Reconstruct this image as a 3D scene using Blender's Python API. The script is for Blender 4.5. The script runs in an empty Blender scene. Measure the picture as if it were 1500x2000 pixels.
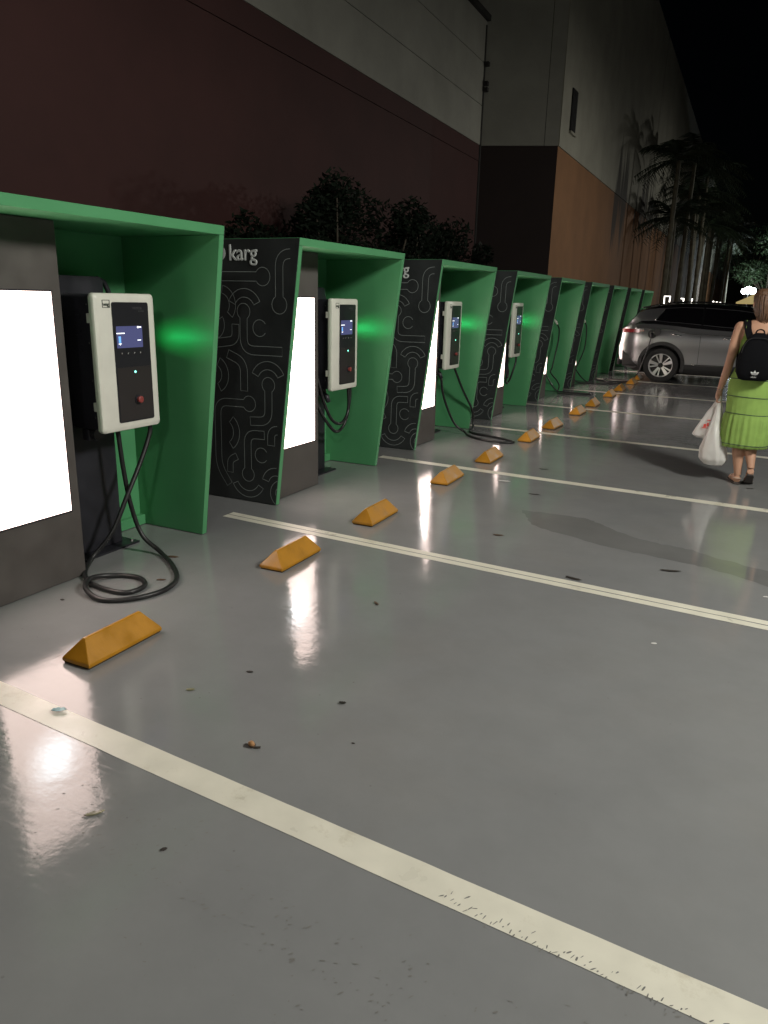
import bpy, bmesh, math, random
from mathutils import Vector, Matrix, noise
random.seed(7)
R = math.radians
SC = bpy.context.scene
COL = SC.collection

# ------------------------------------------------------------------ camera
cd = bpy.data.cameras.new('camera'); cam = bpy.data.objects.new('camera', cd); COL.objects.link(cam)
YAW, PITCH, ROLL, FPX = -0.4570, -0.2778, 0.0242, 1453.8
cy_, sy_, cp_, sp_ = math.cos(YAW), math.sin(YAW), math.cos(PITCH), math.sin(PITCH)
fw = Vector((sy_*cp_, cy_*cp_, sp_)); rt = Vector((cy_, -sy_, 0)); up = rt.cross(fw)
r2 = math.cos(ROLL)*rt + math.sin(ROLL)*up; u2 = -math.sin(ROLL)*rt + math.cos(ROLL)*up
m = Matrix.Identity(4)
for i in range(3):
    m[i][0] = r2[i]; m[i][1] = u2[i]; m[i][2] = -fw[i]
m[2][3] = 1.5
cam.matrix_world = m
cd.sensor_fit = 'VERTICAL'; cd.sensor_height = 24.0; cd.sensor_width = 18.0
cd.lens = 24.0*FPX/2000.0
cd.clip_start = 0.05; cd.clip_end = 900
SC.camera = cam

# ------------------------------------------------------------------ night sky, lights, exposure
w = bpy.data.worlds.new('World'); SC.world = w; w.use_nodes = True
wn = w.node_tree.nodes; wl = w.node_tree.links
sky = wn.new('ShaderNodeTexSky'); sky.sky_type = 'NISHITA'; sky.sun_disc = False
sky.sun_elevation = R(16); sky.sun_rotation = R(148)
wn['Background'].inputs[1].default_value = 0.00012
wl.new(sky.outputs[0], wn['Background'].inputs[0])
SC.view_settings.view_transform = 'Standard'; SC.view_settings.look = 'None'
SC.view_settings.exposure = 0.0; SC.view_settings.gamma = 1.0
SC.cycles.max_bounces = 8; SC.cycles.diffuse_bounces = 4; SC.cycles.glossy_bounces = 4
SC.cycles.sample_clamp_indirect = 4.0
SC.cycles.use_denoising = True

sd = bpy.data.lights.new('sun', 'SUN'); sd.energy = 0.03; sd.angle = R(12); sd.color = (1, .93, .82)
so = bpy.data.objects.new('sun', sd); COL.objects.link(so)
so.rotation_euler = Vector((-.52, .85, -.9)).to_track_quat('-Z', 'Y').to_euler()

# assumed unseen lamps without masts: one behind the camera, a row across the bays;
# added to light the floor and throw the roof shadows into the booths
def assumed_lamp(loc, aim, power, size=178, blend=.5, soft=.22, col=(1.0, .975, .89)):
    ld = bpy.data.lights.new('assumed_car_park_lamp', 'SPOT'); ld.energy = power; ld.color = col
    ld.shadow_soft_size = soft; ld.spot_size = R(size); ld.spot_blend = blend
    lo = bpy.data.objects.new('assumed_car_park_lamp', ld); COL.objects.link(lo); lo.location = loc
    lo.rotation_euler = Vector(aim).to_track_quat('-Z', 'Y').to_euler()
assumed_lamp((3.2, -6.6, 5.2), (-.35, .9, -.8), 430)
assumed_lamp((3.6, 3.2, 4.7), (-.45, 0, -1), 1500, soft=.55)
assumed_lamp((4.2, 23.5, 5.2), (-.5, 0, -1), 950)
assumed_lamp((5.0, 47.0, 6.0), (-.7, 0, -1), 800)

# ------------------------------------------------------------------ materials
MATS = {}
def mat(name, col, rough=.5, metal=0.0, spec=.5, coat=0.0, emit=None, estr=0.0, alpha=1.0, trans=0.0, ior=1.5):
    if name in MATS: return MATS[name]
    M = bpy.data.materials.new(name); M.use_nodes = True
    b = M.node_tree.nodes['Principled BSDF']
    b.inputs['Base Color'].default_value = (*col, 1); b.inputs['Roughness'].default_value = rough
    b.inputs['Metallic'].default_value = metal; b.inputs['Specular IOR Level'].default_value = spec
    b.inputs['Coat Weight'].default_value = coat; b.inputs['IOR'].default_value = ior
    b.inputs['Transmission Weight'].default_value = trans
    if emit:
        b.inputs['Emission Color'].default_value = (*emit, 1); b.inputs['Emission Strength'].default_value = estr
    M.diffuse_color = (*col, 1)
    MATS[name] = M
    return M
def nodes(M):
    nt = M.node_tree
    return nt, nt.nodes['Principled BSDF']
def N(nt, t, **kw):
    n = nt.nodes.new(t)
    for k, v in kw.items(): setattr(n, k, v)
    return n
def vary(M, scale=4.0, amt=.25, detail=5, rough_amt=.1, bump=0.0, bscale=80.0, coord='Object', stretch=(1,1,1)):
    """break up the flat colour and gloss of a material with noise"""
    nt, b = nodes(M); L = nt.links
    tc = N(nt, 'ShaderNodeTexCoord'); mp = N(nt, 'ShaderNodeMapping'); mp.inputs['Scale'].default_value = stretch
    L.new(tc.outputs[coord], mp.inputs[0])
    n = N(nt, 'ShaderNodeTexNoise'); n.inputs['Scale'].default_value = scale; n.inputs['Detail'].default_value = detail
    L.new(mp.outputs[0], n.inputs['Vector'])
    c = b.inputs['Base Color'].default_value[:]
    mx = N(nt, 'ShaderNodeMix', data_type='RGBA'); 
    mx.inputs[6].default_value = (*[v*(1-amt) for v in c[:3]], 1); mx.inputs[7].default_value = (*[min(1, v*(1+amt)) for v in c[:3]], 1)
    mr = N(nt, 'ShaderNodeMapRange'); mr.inputs[1].default_value = .3; mr.inputs[2].default_value = .7
    L.new(n.outputs[0], mr.inputs[0]); L.new(mr.outputs[0], mx.inputs[0]); L.new(mx.outputs[2], b.inputs['Base Color'])
    r = b.inputs['Roughness'].default_value
    mr2 = N(nt, 'ShaderNodeMapRange'); mr2.inputs[1].default_value = .3; mr2.inputs[2].default_value = .7
    mr2.inputs[3].default_value = max(.02, r-rough_amt); mr2.inputs[4].default_value = r+rough_amt
    L.new(n.outputs[0], mr2.inputs[0]); L.new(mr2.outputs[0], b.inputs['Roughness'])
    if bump:
        n2 = N(nt, 'ShaderNodeTexNoise'); n2.inputs['Scale'].default_value = bscale; n2.inputs['Detail'].default_value = 3
        L.new(mp.outputs[0], n2.inputs['Vector'])
        bp = N(nt, 'ShaderNodeBump'); bp.inputs['Strength'].default_value = bump; bp.inputs['Distance'].default_value = .01
        L.new(n2.outputs[0], bp.inputs['Height']); L.new(bp.outputs[0], b.inputs['Normal'])
    return M

GREEN = vary(mat('booth_green_paint', (.088, .315, .138), .36), 3, .06, rough_amt=.05, bump=.03, bscale=120)
CHAR = vary(mat('charcoal_vinyl', (.032, .037, .037), .42), 5, .2, rough_amt=.06)
LINE = mat('vinyl_line_grey', (.32, .365, .35), .5)
LOGOW = mat('vinyl_white', (.62, .66, .64), .5)
CAB = vary(mat('light_box_cabinet', (.082, .073, .068), .45), 6, .12, rough_amt=.08)
BLKM = vary(mat('black_powder_coat', (.018, .018, .024), .45), 8, .2, rough_amt=.08)
COVER = vary(mat('charger_cover_white', (.70, .69, .62), .38), 10, .04, rough_amt=.05)
FACE = mat('charger_face_black', (.02, .02, .024), .28)
FACE2 = mat('charger_lower_face', (.032, .028, .028), .3)
RUB = vary(mat('black_rubber', (.014, .014, .015), .42), 40, .2)
STEEL = mat('screw_steel', (.75, .74, .7), .25, 1.0)
RED = mat('stop_button_red', (.26, .045, .04), .5)
DISP = mat('display_blue', (.02, .02, .04), .2, emit=(.20, .22, .52), estr=.34)
UIW = mat('display_white', (.8, .8, .8), .3, emit=(.9, .95, 1), estr=1.6)
UIB = mat('display_icon_blue', (.1, .3, .7), .3, emit=(.2, .5, 1), estr=.8)
LEDT = mat('status_led_teal', (.2, .9, .7), .3, emit=(.25, 1, .75), estr=3.0)
LEDG = mat('status_led_green', (.0, .7, .25), .3, emit=(.02, 1, .25), estr=2)
GREYTXT = mat('faint_grey_print', (.07, .07, .075), .4)
LOGOK = mat('dark_print', (.03, .04, .03), .5)
YEL = vary(mat('wheel_stop_yellow', (.42, .188, .006), .42), 9, .16, rough_amt=.1, bump=.08, bscale=60)
YELD = mat('wheel_stop_base_dark', (.06, .035, .01), .7)

# light-box face: an evenly lit warm poster with one cooler hot spot
LB = mat('light_box_face', (.8, .8, .8), .3)
nt, b = nodes(LB); L = nt.links
tc = N(nt, 'ShaderNodeTexCoord'); mp = N(nt, 'ShaderNodeMapping')
mp.inputs['Location'].default_value = (0, .42, -.98); mp.inputs['Scale'].default_value = (0, 1.0, 1.0)
L.new(tc.outputs['Object'], mp.inputs[0])
gr = N(nt, 'ShaderNodeTexGradient', gradient_type='SPHERICAL')
sc_ = N(nt, 'ShaderNodeVectorMath', operation='SCALE'); sc_.inputs['Scale'].default_value = 4.4
L.new(mp.outputs[0], sc_.inputs[0]); L.new(sc_.outputs[0], gr.inputs[0])
rp = N(nt, 'ShaderNodeMapRange', interpolation_type='SMOOTHSTEP'); L.new(gr.outputs[0], rp.inputs[0])
mxc = N(nt, 'ShaderNodeMix', data_type='RGBA'); mxc.inputs[6].default_value = (1, .76, .68, 1); mxc.inputs[7].default_value = (.86, .95, 1, 1)
L.new(rp.outputs[0], mxc.inputs[0]); L.new(mxc.outputs[2], b.inputs['Emission Color'])
ms = N(nt, 'ShaderNodeMapRange'); ms.inputs[3].default_value = 6.6; ms.inputs[4].default_value = 16.0
L.new(rp.outputs[0], ms.inputs[0]); L.new(ms.outputs[0], b.inputs['Emission Strength'])

# car-park floor: grey epoxy paint, worn gloss, faint patches
FLOOR = mat('grey_epoxy_floor', (.25, .25, .232), .2)
nt, b = nodes(FLOOR); L = nt.links
tc = N(nt, 'ShaderNodeTexCoord')
n1 = N(nt, 'ShaderNodeTexNoise'); n1.inputs['Scale'].default_value = .55; n1.inputs['Detail'].default_value = 6
n2 = N(nt, 'ShaderNodeTexNoise'); n2.inputs['Scale'].default_value = 3.5; n2.inputs['Detail'].default_value = 8; n2.inputs['Roughness'].default_value = .65
n3 = N(nt, 'ShaderNodeTexNoise'); n3.inputs['Scale'].default_value = 45; n3.inputs['Detail'].default_value = 4
n4 = N(nt, 'ShaderNodeTexNoise'); n4.inputs['Scale'].default_value = 11; n4.inputs['Detail'].default_value = 3
for n in (n1, n2, n3, n4): L.new(tc.outputs['Object'], n.inputs['Vector'])
mx1 = N(nt, 'ShaderNodeMix', data_type='RGBA'); mx1.inputs[6].default_value = (.222, .229, .232, 1); mx1.inputs[7].default_value = (.243, .249, .248, 1)
mr = N(nt, 'ShaderNodeMapRange'); mr.inputs[1].default_value = .38; mr.inputs[2].default_value = .62
L.new(n1.outputs[0], mr.inputs[0]); L.new(mr.outputs[0], mx1.inputs[0])
n5 = N(nt, 'ShaderNodeTexNoise'); n5.inputs['Scale'].default_value = 1.3; n5.inputs['Detail'].default_value = 7; n5.inputs['Roughness'].default_value = .6; L.new(tc.outputs['Object'], n5.inputs['Vector'])
mg = N(nt, 'ShaderNodeMapRange'); mg.inputs[1].default_value = .5; mg.inputs[2].default_value = .72; mg.inputs[4].default_value = .14; L.new(n5.outputs[0], mg.inputs[0])
mxg = N(nt, 'ShaderNodeMix', data_type='RGBA'); mxg.inputs[7].default_value = (.225, .20, .165, 1); L.new(mg.outputs[0], mxg.inputs[0]); L.new(mx1.outputs[2], mxg.inputs[6])
mx2 = N(nt, 'ShaderNodeMix', data_type='RGBA', blend_type='MULTIPLY'); mx2.inputs[0].default_value = 1
mr2 = N(nt, 'ShaderNodeMapRange'); mr2.inputs[1].default_value = .3; mr2.inputs[2].default_value = .7; mr2.inputs[3].default_value = .94; mr2.inputs[4].default_value = 1.05
L.new(n2.outputs[0], mr2.inputs[0]); L.new(mxg.outputs[2], mx2.inputs[6]); L.new(mr2.outputs[0], mx2.inputs[7])
# sparse fine specks of grit
vo = N(nt, 'ShaderNodeTexVoronoi'); vo.inputs['Scale'].default_value = 16; L.new(tc.outputs['Object'], vo.inputs['Vector'])
th = N(nt, 'ShaderNodeMapRange'); th.inputs[1].default_value = .05; th.inputs[2].default_value = .075; th.inputs[3].default_value = 1; th.inputs[4].default_value = 0
L.new(vo.outputs['Distance'], th.inputs[0])
vm = N(nt, 'ShaderNodeMapRange'); vm.inputs[1].default_value = .56; vm.inputs[2].default_value = .66; L.new(n4.outputs[0], vm.inputs[0])
mm = N(nt, 'ShaderNodeMath', operation='MULTIPLY'); L.new(th.outputs[0], mm.inputs[0]); L.new(vm.outputs[0], mm.inputs[1])
mm2 = N(nt, 'ShaderNodeMath', operation='MULTIPLY'); mm2.inputs[1].default_value = .55; L.new(mm.outputs[0], mm2.inputs[0])
mx3 = N(nt, 'ShaderNodeMix', data_type='RGBA'); mx3.inputs[7].default_value = (.07, .068, .06, 1)
L.new(mm2.outputs[0], mx3.inputs[0]); L.new(mx2.outputs[2], mx3.inputs[6]); L.new(mx3.outputs[2], b.inputs['Base Color'])
mr3 = N(nt, 'ShaderNodeMapRange'); mr3.inputs[1].default_value = .3; mr3.inputs[2].default_value = .7; mr3.inputs[3].default_value = .06; mr3.inputs[4].default_value = .15
mps = N(nt, 'ShaderNodeMapping'); mps.inputs['Rotation'].default_value = (0, 0, .5); mps.inputs['Scale'].default_value = (3, 45, 1); L.new(tc.outputs['Object'], mps.inputs[0])
ns = N(nt, 'ShaderNodeTexNoise'); ns.inputs['Scale'].default_value = 1.6; ns.inputs['Detail'].default_value = 5; L.new(mps.outputs[0], ns.inputs['Vector'])
nsr = N(nt, 'ShaderNodeMapRange'); nsr.inputs[1].default_value = .52; nsr.inputs[2].default_value = .75; nsr.inputs[4].default_value = .09; L.new(ns.outputs[0], nsr.inputs[0])
rsum = N(nt, 'ShaderNodeMath', operation='ADD')
L.new(n2.outputs[0], mr3.inputs[0]); L.new(mr3.outputs[0], rsum.inputs[0]); L.new(nsr.outputs[0], rsum.inputs[1]); L.new(rsum.outputs[0], b.inputs['Roughness'])
ad = N(nt, 'ShaderNodeMath', operation='MULTIPLY_ADD'); ad.inputs[1].default_value = 3.5; L.new(n4.outputs[0], ad.inputs[0]); L.new(n3.outputs[0], ad.inputs[2])
bp = N(nt, 'ShaderNodeBump'); bp.inputs['Strength'].default_value = .055; bp.inputs['Distance'].default_value = .004
L.new(ad.outputs[0], bp.inputs['Height']); L.new(bp.outputs[0], b.inputs['Normal'])

WET = vary(mat('wet_floor', (.178, .18, .178), .07), 2.5, .1, rough_amt=.03, bump=.03, bscale=9)
PAINT = vary(mat('cream_line_paint', (.74, .72, .61), .35), 7, .07, rough_amt=.1, bump=.04, bscale=40)
nt, b = nodes(PAINT); L = nt.links   # dirt on the painted lines
tc = N(nt, 'ShaderNodeTexCoord'); dn = N(nt, 'ShaderNodeTexNoise'); dn.inputs['Scale'].default_value = 5; dn.inputs['Detail'].default_value = 9; dn.inputs['Roughness'].default_value = .75
L.new(tc.outputs['Object'], dn.inputs['Vector'])
dm = N(nt, 'ShaderNodeMapRange'); dm.inputs[1].default_value = .56; dm.inputs[2].default_value = .78; dm.inputs[4].default_value = .6
L.new(dn.outputs[0], dm.inputs[0]); src = b.inputs['Base Color'].links[0].from_socket
dx = N(nt, 'ShaderNodeMix', data_type='RGBA'); dx.inputs[7].default_value = (.33, .27, .15, 1)
L.new(dm.outputs[0], dx.inputs[0]); L.new(src, dx.inputs[6]); L.new(dx.outputs[2], b.inputs['Base Color'])

def wall_mat(name, col, streak=0.0, sz=5.7, srange=2.6, y0=5, y1=70, scol=(.02, .016, .012), bump=.05):
    M = mat(name, col, .8); nt, b = nodes(M); L = nt.links
    tc = N(nt, 'ShaderNodeTexCoord')
    n = N(nt, 'ShaderNodeTexNoise'); n.inputs['Scale'].default_value = .8; n.inputs['Detail'].default_value = 8; n.inputs['Roughness'].default_value = .6
    L.new(tc.outputs['Object'], n.inputs['Vector'])
    mr = N(nt, 'ShaderNodeMapRange'); mr.inputs[1].default_value = .3; mr.inputs[2].default_value = .7
    L.new(n.outputs[0], mr.inputs[0])
    mx = N(nt, 'ShaderNodeMix', data_type='RGBA'); mx.inputs[6].default_value = (*[c*.85 for c in col], 1); mx.inputs[7].default_value = (*[c*1.12 for c in col], 1)
    L.new(mr.outputs[0], mx.inputs[0]); out = mx.outputs[2]
    if streak:
        mp = N(nt, 'ShaderNodeMapping'); mp.inputs['Scale'].default_value = (1, .9, .10); L.new(tc.outputs['Object'], mp.inputs[0])
        s = N(nt, 'ShaderNodeTexNoise'); s.inputs['Scale'].default_value = 1.1; s.inputs['Detail'].default_value = 6; s.inputs['Roughness'].default_value = .65
        L.new(mp.outputs[0], s.inputs['Vector'])
        sp = N(nt, 'ShaderNodeSeparateXYZ'); L.new(tc.outputs['Object'], sp.inputs[0])
        # painted palm shadow, strongest at the coping line, fading away from it
        d = N(nt, 'ShaderNodeMath', operation='SUBTRACT'); d.inputs[1].default_value = sz; L.new(sp.outputs[2], d.inputs[0])
        a = N(nt, 'ShaderNodeMath', operation='ABSOLUTE'); L.new(d.outputs[0], a.inputs[0])
        f = N(nt, 'ShaderNodeMapRange'); f.inputs[1].default_value = 0; f.inputs[2].default_value = srange; f.inputs[3].default_value = .16; f.inputs[4].default_value = -.06
        L.new(a.outputs[0], f.inputs[0])
        g = N(nt, 'ShaderNodeMapRange'); g.inputs[1].default_value = y0; g.inputs[2].default_value = y0+6; g.inputs[3].default_value = -.25; g.inputs[4].default_value = 0
        L.new(sp.outputs[1], g.inputs[0])
        s1 = N(nt, 'ShaderNodeMath', operation='ADD'); L.new(s.outputs[0], s1.inputs[0]); L.new(f.outputs[0], s1.inputs[1])
        s2 = N(nt, 'ShaderNodeMath', operation='ADD'); L.new(s1.outputs[0], s2.inputs[0]); L.new(g.outputs[0], s2.inputs[1])
        t = N(nt, 'ShaderNodeMapRange'); t.inputs[1].default_value = .58; t.inputs[2].default_value = .68; t.inputs[4].default_value = streak
        L.new(s2.outputs[0], t.inputs[0])
        mx2 = N(nt, 'ShaderNodeMix', data_type='RGBA'); mx2.inputs[7].default_value = (*scol, 1)
        L.new(t.outputs[0], mx2.inputs[0]); L.new(out, mx2.inputs[6]); out = mx2.outputs[2]
    L.new(out, b.inputs['Base Color'])
    bn = N(nt, 'ShaderNodeTexNoise'); bn.inputs['Scale'].default_value = 14; L.new(tc.outputs['Object'], bn.inputs['Vector'])
    bp = N(nt, 'ShaderNodeBump'); bp.inputs['Strength'].default_value = bump; L.new(bn.outputs[0], bp.inputs['Height']); L.new(bp.outputs[0], b.inputs['Normal'])
    return M
MAROON = wall_mat('maroon_wall_paint', (.058, .021, .019))
GREYW = wall_mat('grey_wall_paint', (.31, .305, .265))
GREYT = wall_mat('grey_wall_palm_shade', (.31, .30, .245), .9)  # palm shadows painted in as dark streaks
OCHRE = wall_mat('ochre_wall_paint', (.25, .12, .05), .9)  # ochre with the same palm shadows painted in
DBROWN = wall_mat('dark_brown_wall', (.020, .010, .009))  # lower return wall, far darker than the maroon wall
JOINT = mat('joint_shadow_gap', (.03, .028, .026), .9)
DARKIN = mat('dark_interior', (.01, .01, .01), .9)
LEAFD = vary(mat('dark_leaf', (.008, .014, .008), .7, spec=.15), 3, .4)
LEAFP = vary(mat('palm_leaf', (.03, .05, .025), .5), 3, .4)
LEAFT = vary(mat('tree_leaf', (.05, .085, .04), .5), 1.5, .4)
BARK = vary(mat('bark', (.09, .075, .055), .85), 6, .35, bump=.3, bscale=20)
PBARK = vary(mat('palm_bark', (.14, .13, .09), .75), 4, .4, bump=.3, bscale=16)

# ------------------------------------------------------------------ mesh helpers
class MB:
    def __init__(s): s.v = []; s.f = []
    def add(s, vs, fs):
        o = len(s.v); s.v += [tuple(v) for v in vs]; s.f += [tuple(i+o for i in f) for f in fs]; return s
    def box(s, x0, x1, y0, y1, z0, z1):
        return s.add([(x0,y0,z0),(x1,y0,z0),(x1,y1,z0),(x0,y1,z0),(x0,y0,z1),(x1,y0,z1),(x1,y1,z1),(x0,y1,z1)],
                     [(0,3,2,1),(4,5,6,7),(0,1,5,4),(1,2,6,5),(2,3,7,6),(3,0,4,7)])
    def prism(s, poly, a, b, axis='y'):
        """extrude a polygon: axis y -> poly is (x,z); axis x -> poly is (y,z); axis z -> (x,y)"""
        n = len(poly)
        def P(p, t): return (p[0], t, p[1]) if axis == 'y' else ((t, p[0], p[1]) if axis == 'x' else (p[0], p[1], t))
        vs = [P(p, a) for p in poly] + [P(p, b) for p in poly]
        fs = [tuple(range(n)), tuple(range(2*n-1, n-1, -1))] + [(i, i+n, (i+1) % n+n, (i+1) % n) for i in range(n)]
        return s.add(vs, fs)
    def tube(s, pts, r, k=8, caps=True, closed=False):
        pts = [Vector(p) for p in pts]; n = len(pts); rings = []
        t0 = (pts[1]-pts[0]).normalized(); nrm = t0.orthogonal().normalized()
        for i, p in enumerate(pts):
            if closed: t = (pts[(i+1) % n]-pts[i-1]).normalized()
            else: t = (pts[min(i+1, n-1)]-pts[max(i-1, 0)]).normalized()
            nrm = (nrm - t*nrm.dot(t)).normalized(); bn = t.cross(nrm)
            rr = r[i] if isinstance(r, (list, tuple)) else r
            rings.append([p + (nrm*math.cos(2*math.pi*j/k)+bn*math.sin(2*math.pi*j/k))*rr for j in range(k)])
        vs = [v for q in rings for v in q]; fs = []
        for i in range(n if closed else n-1):
            a = i*k; c = ((i+1) % n)*k
            fs += [(a+j, a+(j+1) % k, c+(j+1) % k, c+j) for j in range(k)]
        if caps and not closed:
            fs += [tuple(range(k-1, -1, -1)), tuple(range((n-1)*k, n*k))]
        return s.add(vs, fs)
    def rings(s, R_, cap=True):
        """loft a list of equal-length rings"""
        k = len(R_[0]); vs = [v for q in R_ for v in q]; fs = []
        for i in range(len(R_)-1):
            a = i*k; c = a+k
            fs += [(a+j, a+(j+1) % k, c+(j+1) % k, c+j) for j in range(k)]
        if cap: fs += [tuple(range(k-1, -1, -1)), tuple(range((len(R_)-1)*k, len(R_)*k))]
        return s.add(vs, fs)
    def disc(s, c, r, axis='x', t=.004, k=16):
        """short cylinder with its axis along x or y, starting at c"""
        c = Vector(c); e = {'x': (Vector((0,1,0)), Vector((0,0,1)), Vector((1,0,0))), 'y': (Vector((0,0,1)), Vector((1,0,0)), Vector((0,1,0))), 'z': (Vector((1,0,0)), Vector((0,1,0)), Vector((0,0,1)))}[axis]
        q = [c + (e[0]*math.cos(2*math.pi*j/k)+e[1]*math.sin(2*math.pi*j/k))*r for j in range(k)]
        return s.rings([q, [v+e[2]*t for v in q]])
    def build(s, name, mtl, parent=None, smooth=False, bevel=0.0, seg=2, sub=0, loc=None):
        me = bpy.data.meshes.new(name); me.from_pydata(s.v, [], s.f); me.update()
        bm = bmesh.new(); bm.from_mesh(me); bmesh.ops.recalc_face_normals(bm, faces=bm.faces)
        if bevel:
            es = [e for e in bm.edges if len(e.link_faces) == 2 and e.calc_face_angle(0) > R(25)]
            bmesh.ops.bevel(bm, geom=es, offset=bevel, segments=seg, affect='EDGES', profile=.5)
        if sub:
            bmesh.ops.subdivide_edges(bm, edges=bm.edges, cuts=sub, use_grid_fill=True)
        bm.to_mesh(me); bm.free()
        return link(name, me, mtl, parent, smooth, loc)
def link(name, me, mtl, parent=None, smooth=False, loc=None):
    if mtl is not None:
        me.materials.clear(); me.materials.append(mtl)
    if smooth:
        for p in me.polygons: p.use_smooth = True
    o = bpy.data.objects.new(name, me); COL.objects.link(o)
    if parent: o.parent = parent
    if loc: o.location = loc
    return o
def empty(name, loc, rz=0):
    o = bpy.data.objects.new(name, None); COL.objects.link(o); o.location = loc; o.rotation_euler = (0, 0, rz); o.empty_display_size = .1
    return o
def tag(o, label=None, cat=None, group=None, kind=None):
    if label: o['label'] = label
    if cat: o['category'] = cat
    if group: o['group'] = group
    if kind: o['kind'] = kind
    return o
def copy_tree(o, parent=None):
    c = o.copy(); COL.objects.link(c)
    if parent: c.parent = parent
    for ch in list(o.children): copy_tree(ch, c)
    return c
def apply_mods(o):
    dg = bpy.context.evaluated_depsgraph_get(); dg.update()
    me = bpy.data.meshes.new_from_object(o.evaluated_get(dg)); me.name = o.name
    o.modifiers.clear(); o.data = me; return o
def autosmooth(me, ang=35):
    bm = bmesh.new(); bm.from_mesh(me)
    for f in bm.faces: f.smooth = True
    for e in bm.edges: e.smooth = not (len(e.link_faces) == 2 and e.calc_face_angle(0) > R(ang))
    bm.to_mesh(me); bm.free()
def text_mesh(name, body, size, mtl, parent, loc, rot, ext=.001, space=1.0, offset=0.0, sx=1.0, bold=0.0):
    cu = bpy.data.curves.new(name, 'FONT'); cu.body = body; cu.size = size; cu.extrude = ext; cu.space_character = space; cu.offset = offset; cu.resolution_u = 3; cu.bevel_depth = bold; cu.bevel_resolution = 0
    t = bpy.data.objects.new(name, cu); COL.objects.link(t)
    dg = bpy.context.evaluated_depsgraph_get(); dg.update()
    me = bpy.data.meshes.new_from_object(t.evaluated_get(dg))
    bpy.data.objects.remove(t); bpy.data.curves.remove(cu)
    o = link(name, me, mtl, parent); o.location = loc; o.rotation_euler = rot; o.scale = (sx, 1, 1)
    return o
def catmull(P, n=10):
    P = [Vector(p) for p in P]; out = []
    for i in range(len(P)-1):
        p0 = P[max(i-1, 0)]; p1 = P[i]; p2 = P[i+1]; p3 = P[min(i+2, len(P)-1)]
        for j in range(n):
            t = j/n
            out.append(.5*((2*p1)+(p2-p0)*t+(2*p0-5*p1+4*p2-p3)*t*t+(3*p1-p0-3*p2+p3)*t**3))
    out.append(P[-1]); return out
def ell(cx, cy, z, rx, ry, k=24, ph=0):
    return [(cx+rx*math.cos(2*math.pi*j/k+ph), cy+ry*math.sin(2*math.pi*j/k+ph), z) for j in range(k)]

# ------------------------------------------------------------------ ground
g = MB(); g.add([(-200,-120,0),(200,-120,0),(200,380,0),(-200,380,0)], [(0,1,2,3)])
tag(g.build('ground', FLOOR), kind='structure')
ANG = math.tan(-.06125)
YL = [1.51, 3.889, 6.3, 8.675, 11.137, 13.608, 16.05, 18.45, 20.85]
for i, y in enumerate(YL):
    mb = MB(); hw = .054
    seg = 60; xs = [-3.25 + 5.6*j/seg for j in range(seg+1)]
    def strip(o0, o1):
        rnd = random.Random(i*7+int(o0*1e4))
        vs = []
        for x in xs:
            vs += [(x, y+x*ANG+o0+rnd.uniform(-.0012, .0012), .0014), (x, y+x*ANG+o1+rnd.uniform(-.0012, .0012), .0014)]
        mb.add(vs, [(2*j, 2*j+2, 2*j+3, 2*j+1) for j in range(seg)])
    if i == 1: strip(-.062, -.004); strip(.004, .062)
    else: strip(-hw, hw)
    tag(mb.build('parking_line', PAINT), kind='structure')
def flat_patch(name, pts, mtl, z, n=8):
    P = catmull([(p[0], p[1], z) for p in pts]+[(pts[0][0], pts[0][1], z)], n)[:-1]
    rnd = random.Random(3)
    P = [(p.x+rnd.uniform(-.012, .012), p.y+rnd.uniform(-.012, .012), z) for p in P]
    mb = MB(); mb.add(P, [tuple(range(len(P)))]); return mb.build(name, mtl)
tag(flat_patch('wet_patch', [(-1.45,5.31),(-1.0,5.33),(-.82,5.2),(-.52,5.0),(-.26,4.96),(0,4.83),(.4,4.72),(.9,4.6),(.9,4.2),(.4,4.38),(0,4.59),(-.3,4.67),(-.6,4.71),(-1.03,4.85),(-1.28,4.98)], WET, .0007), kind='structure')
# tyre scuffs in the foreground: nobody could count them
mb = MB(); rnd = random.Random(11)
def speck(x, y, l, w_, a, z=.0008):
    c, s = math.cos(a), math.sin(a); k = 6; vs = []
    for j in range(k):
        t = 2*math.pi*j/k; q = rnd.uniform(.6, 1.2); u, v = l*q*math.cos(t), w_*q*math.sin(t)
        vs.append((x+u*c-v*s, y+u*s+v*c, z))
    mb.add(vs, [tuple(range(k))])
for t in range(130):
    x = rnd.uniform(-1.75, .2); y = 1.30 + .09*math.sin(x*3) + .05*(x+1) + rnd.gauss(0, .05)
    speck(x, y, rnd.uniform(.002, .009), rnd.uniform(.001, .003), rnd.uniform(.1, 1.2))
for t in range(60):
    x = -1.55+1.4*t/60+rnd.gauss(0, .006); y = 1.245-.10*(x+1.5)+rnd.gauss(0, .012)
    speck(x, y, rnd.uniform(.003, .010), rnd.uniform(.0012, .003), .8+rnd.gauss(0, .2))
for t in range(70):
    x = -.55+.72*t/70; y = 1.50+ANG*x-.02-.045*(x+.5)+rnd.gauss(0, .012)
    speck(x, y, rnd.uniform(.003, .011), rnd.uniform(.001, .0025), 1.1+rnd.gauss(0, .25), .0019)
for t in range(90):
    x = rnd.uniform(-1.9, .3); y = rnd.uniform(.95, 1.25)
    speck(x, y, rnd.uniform(.0015, .005), rnd.uniform(.001, .002), rnd.uniform(0, 3))
tag(mb.build('scuff_marks', mat('scuff_grey', (.165, .163, .152), .5)), 'thin dark tyre scuffs and specks on the grey floor', 'scuff marks', kind='stuff')

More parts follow.
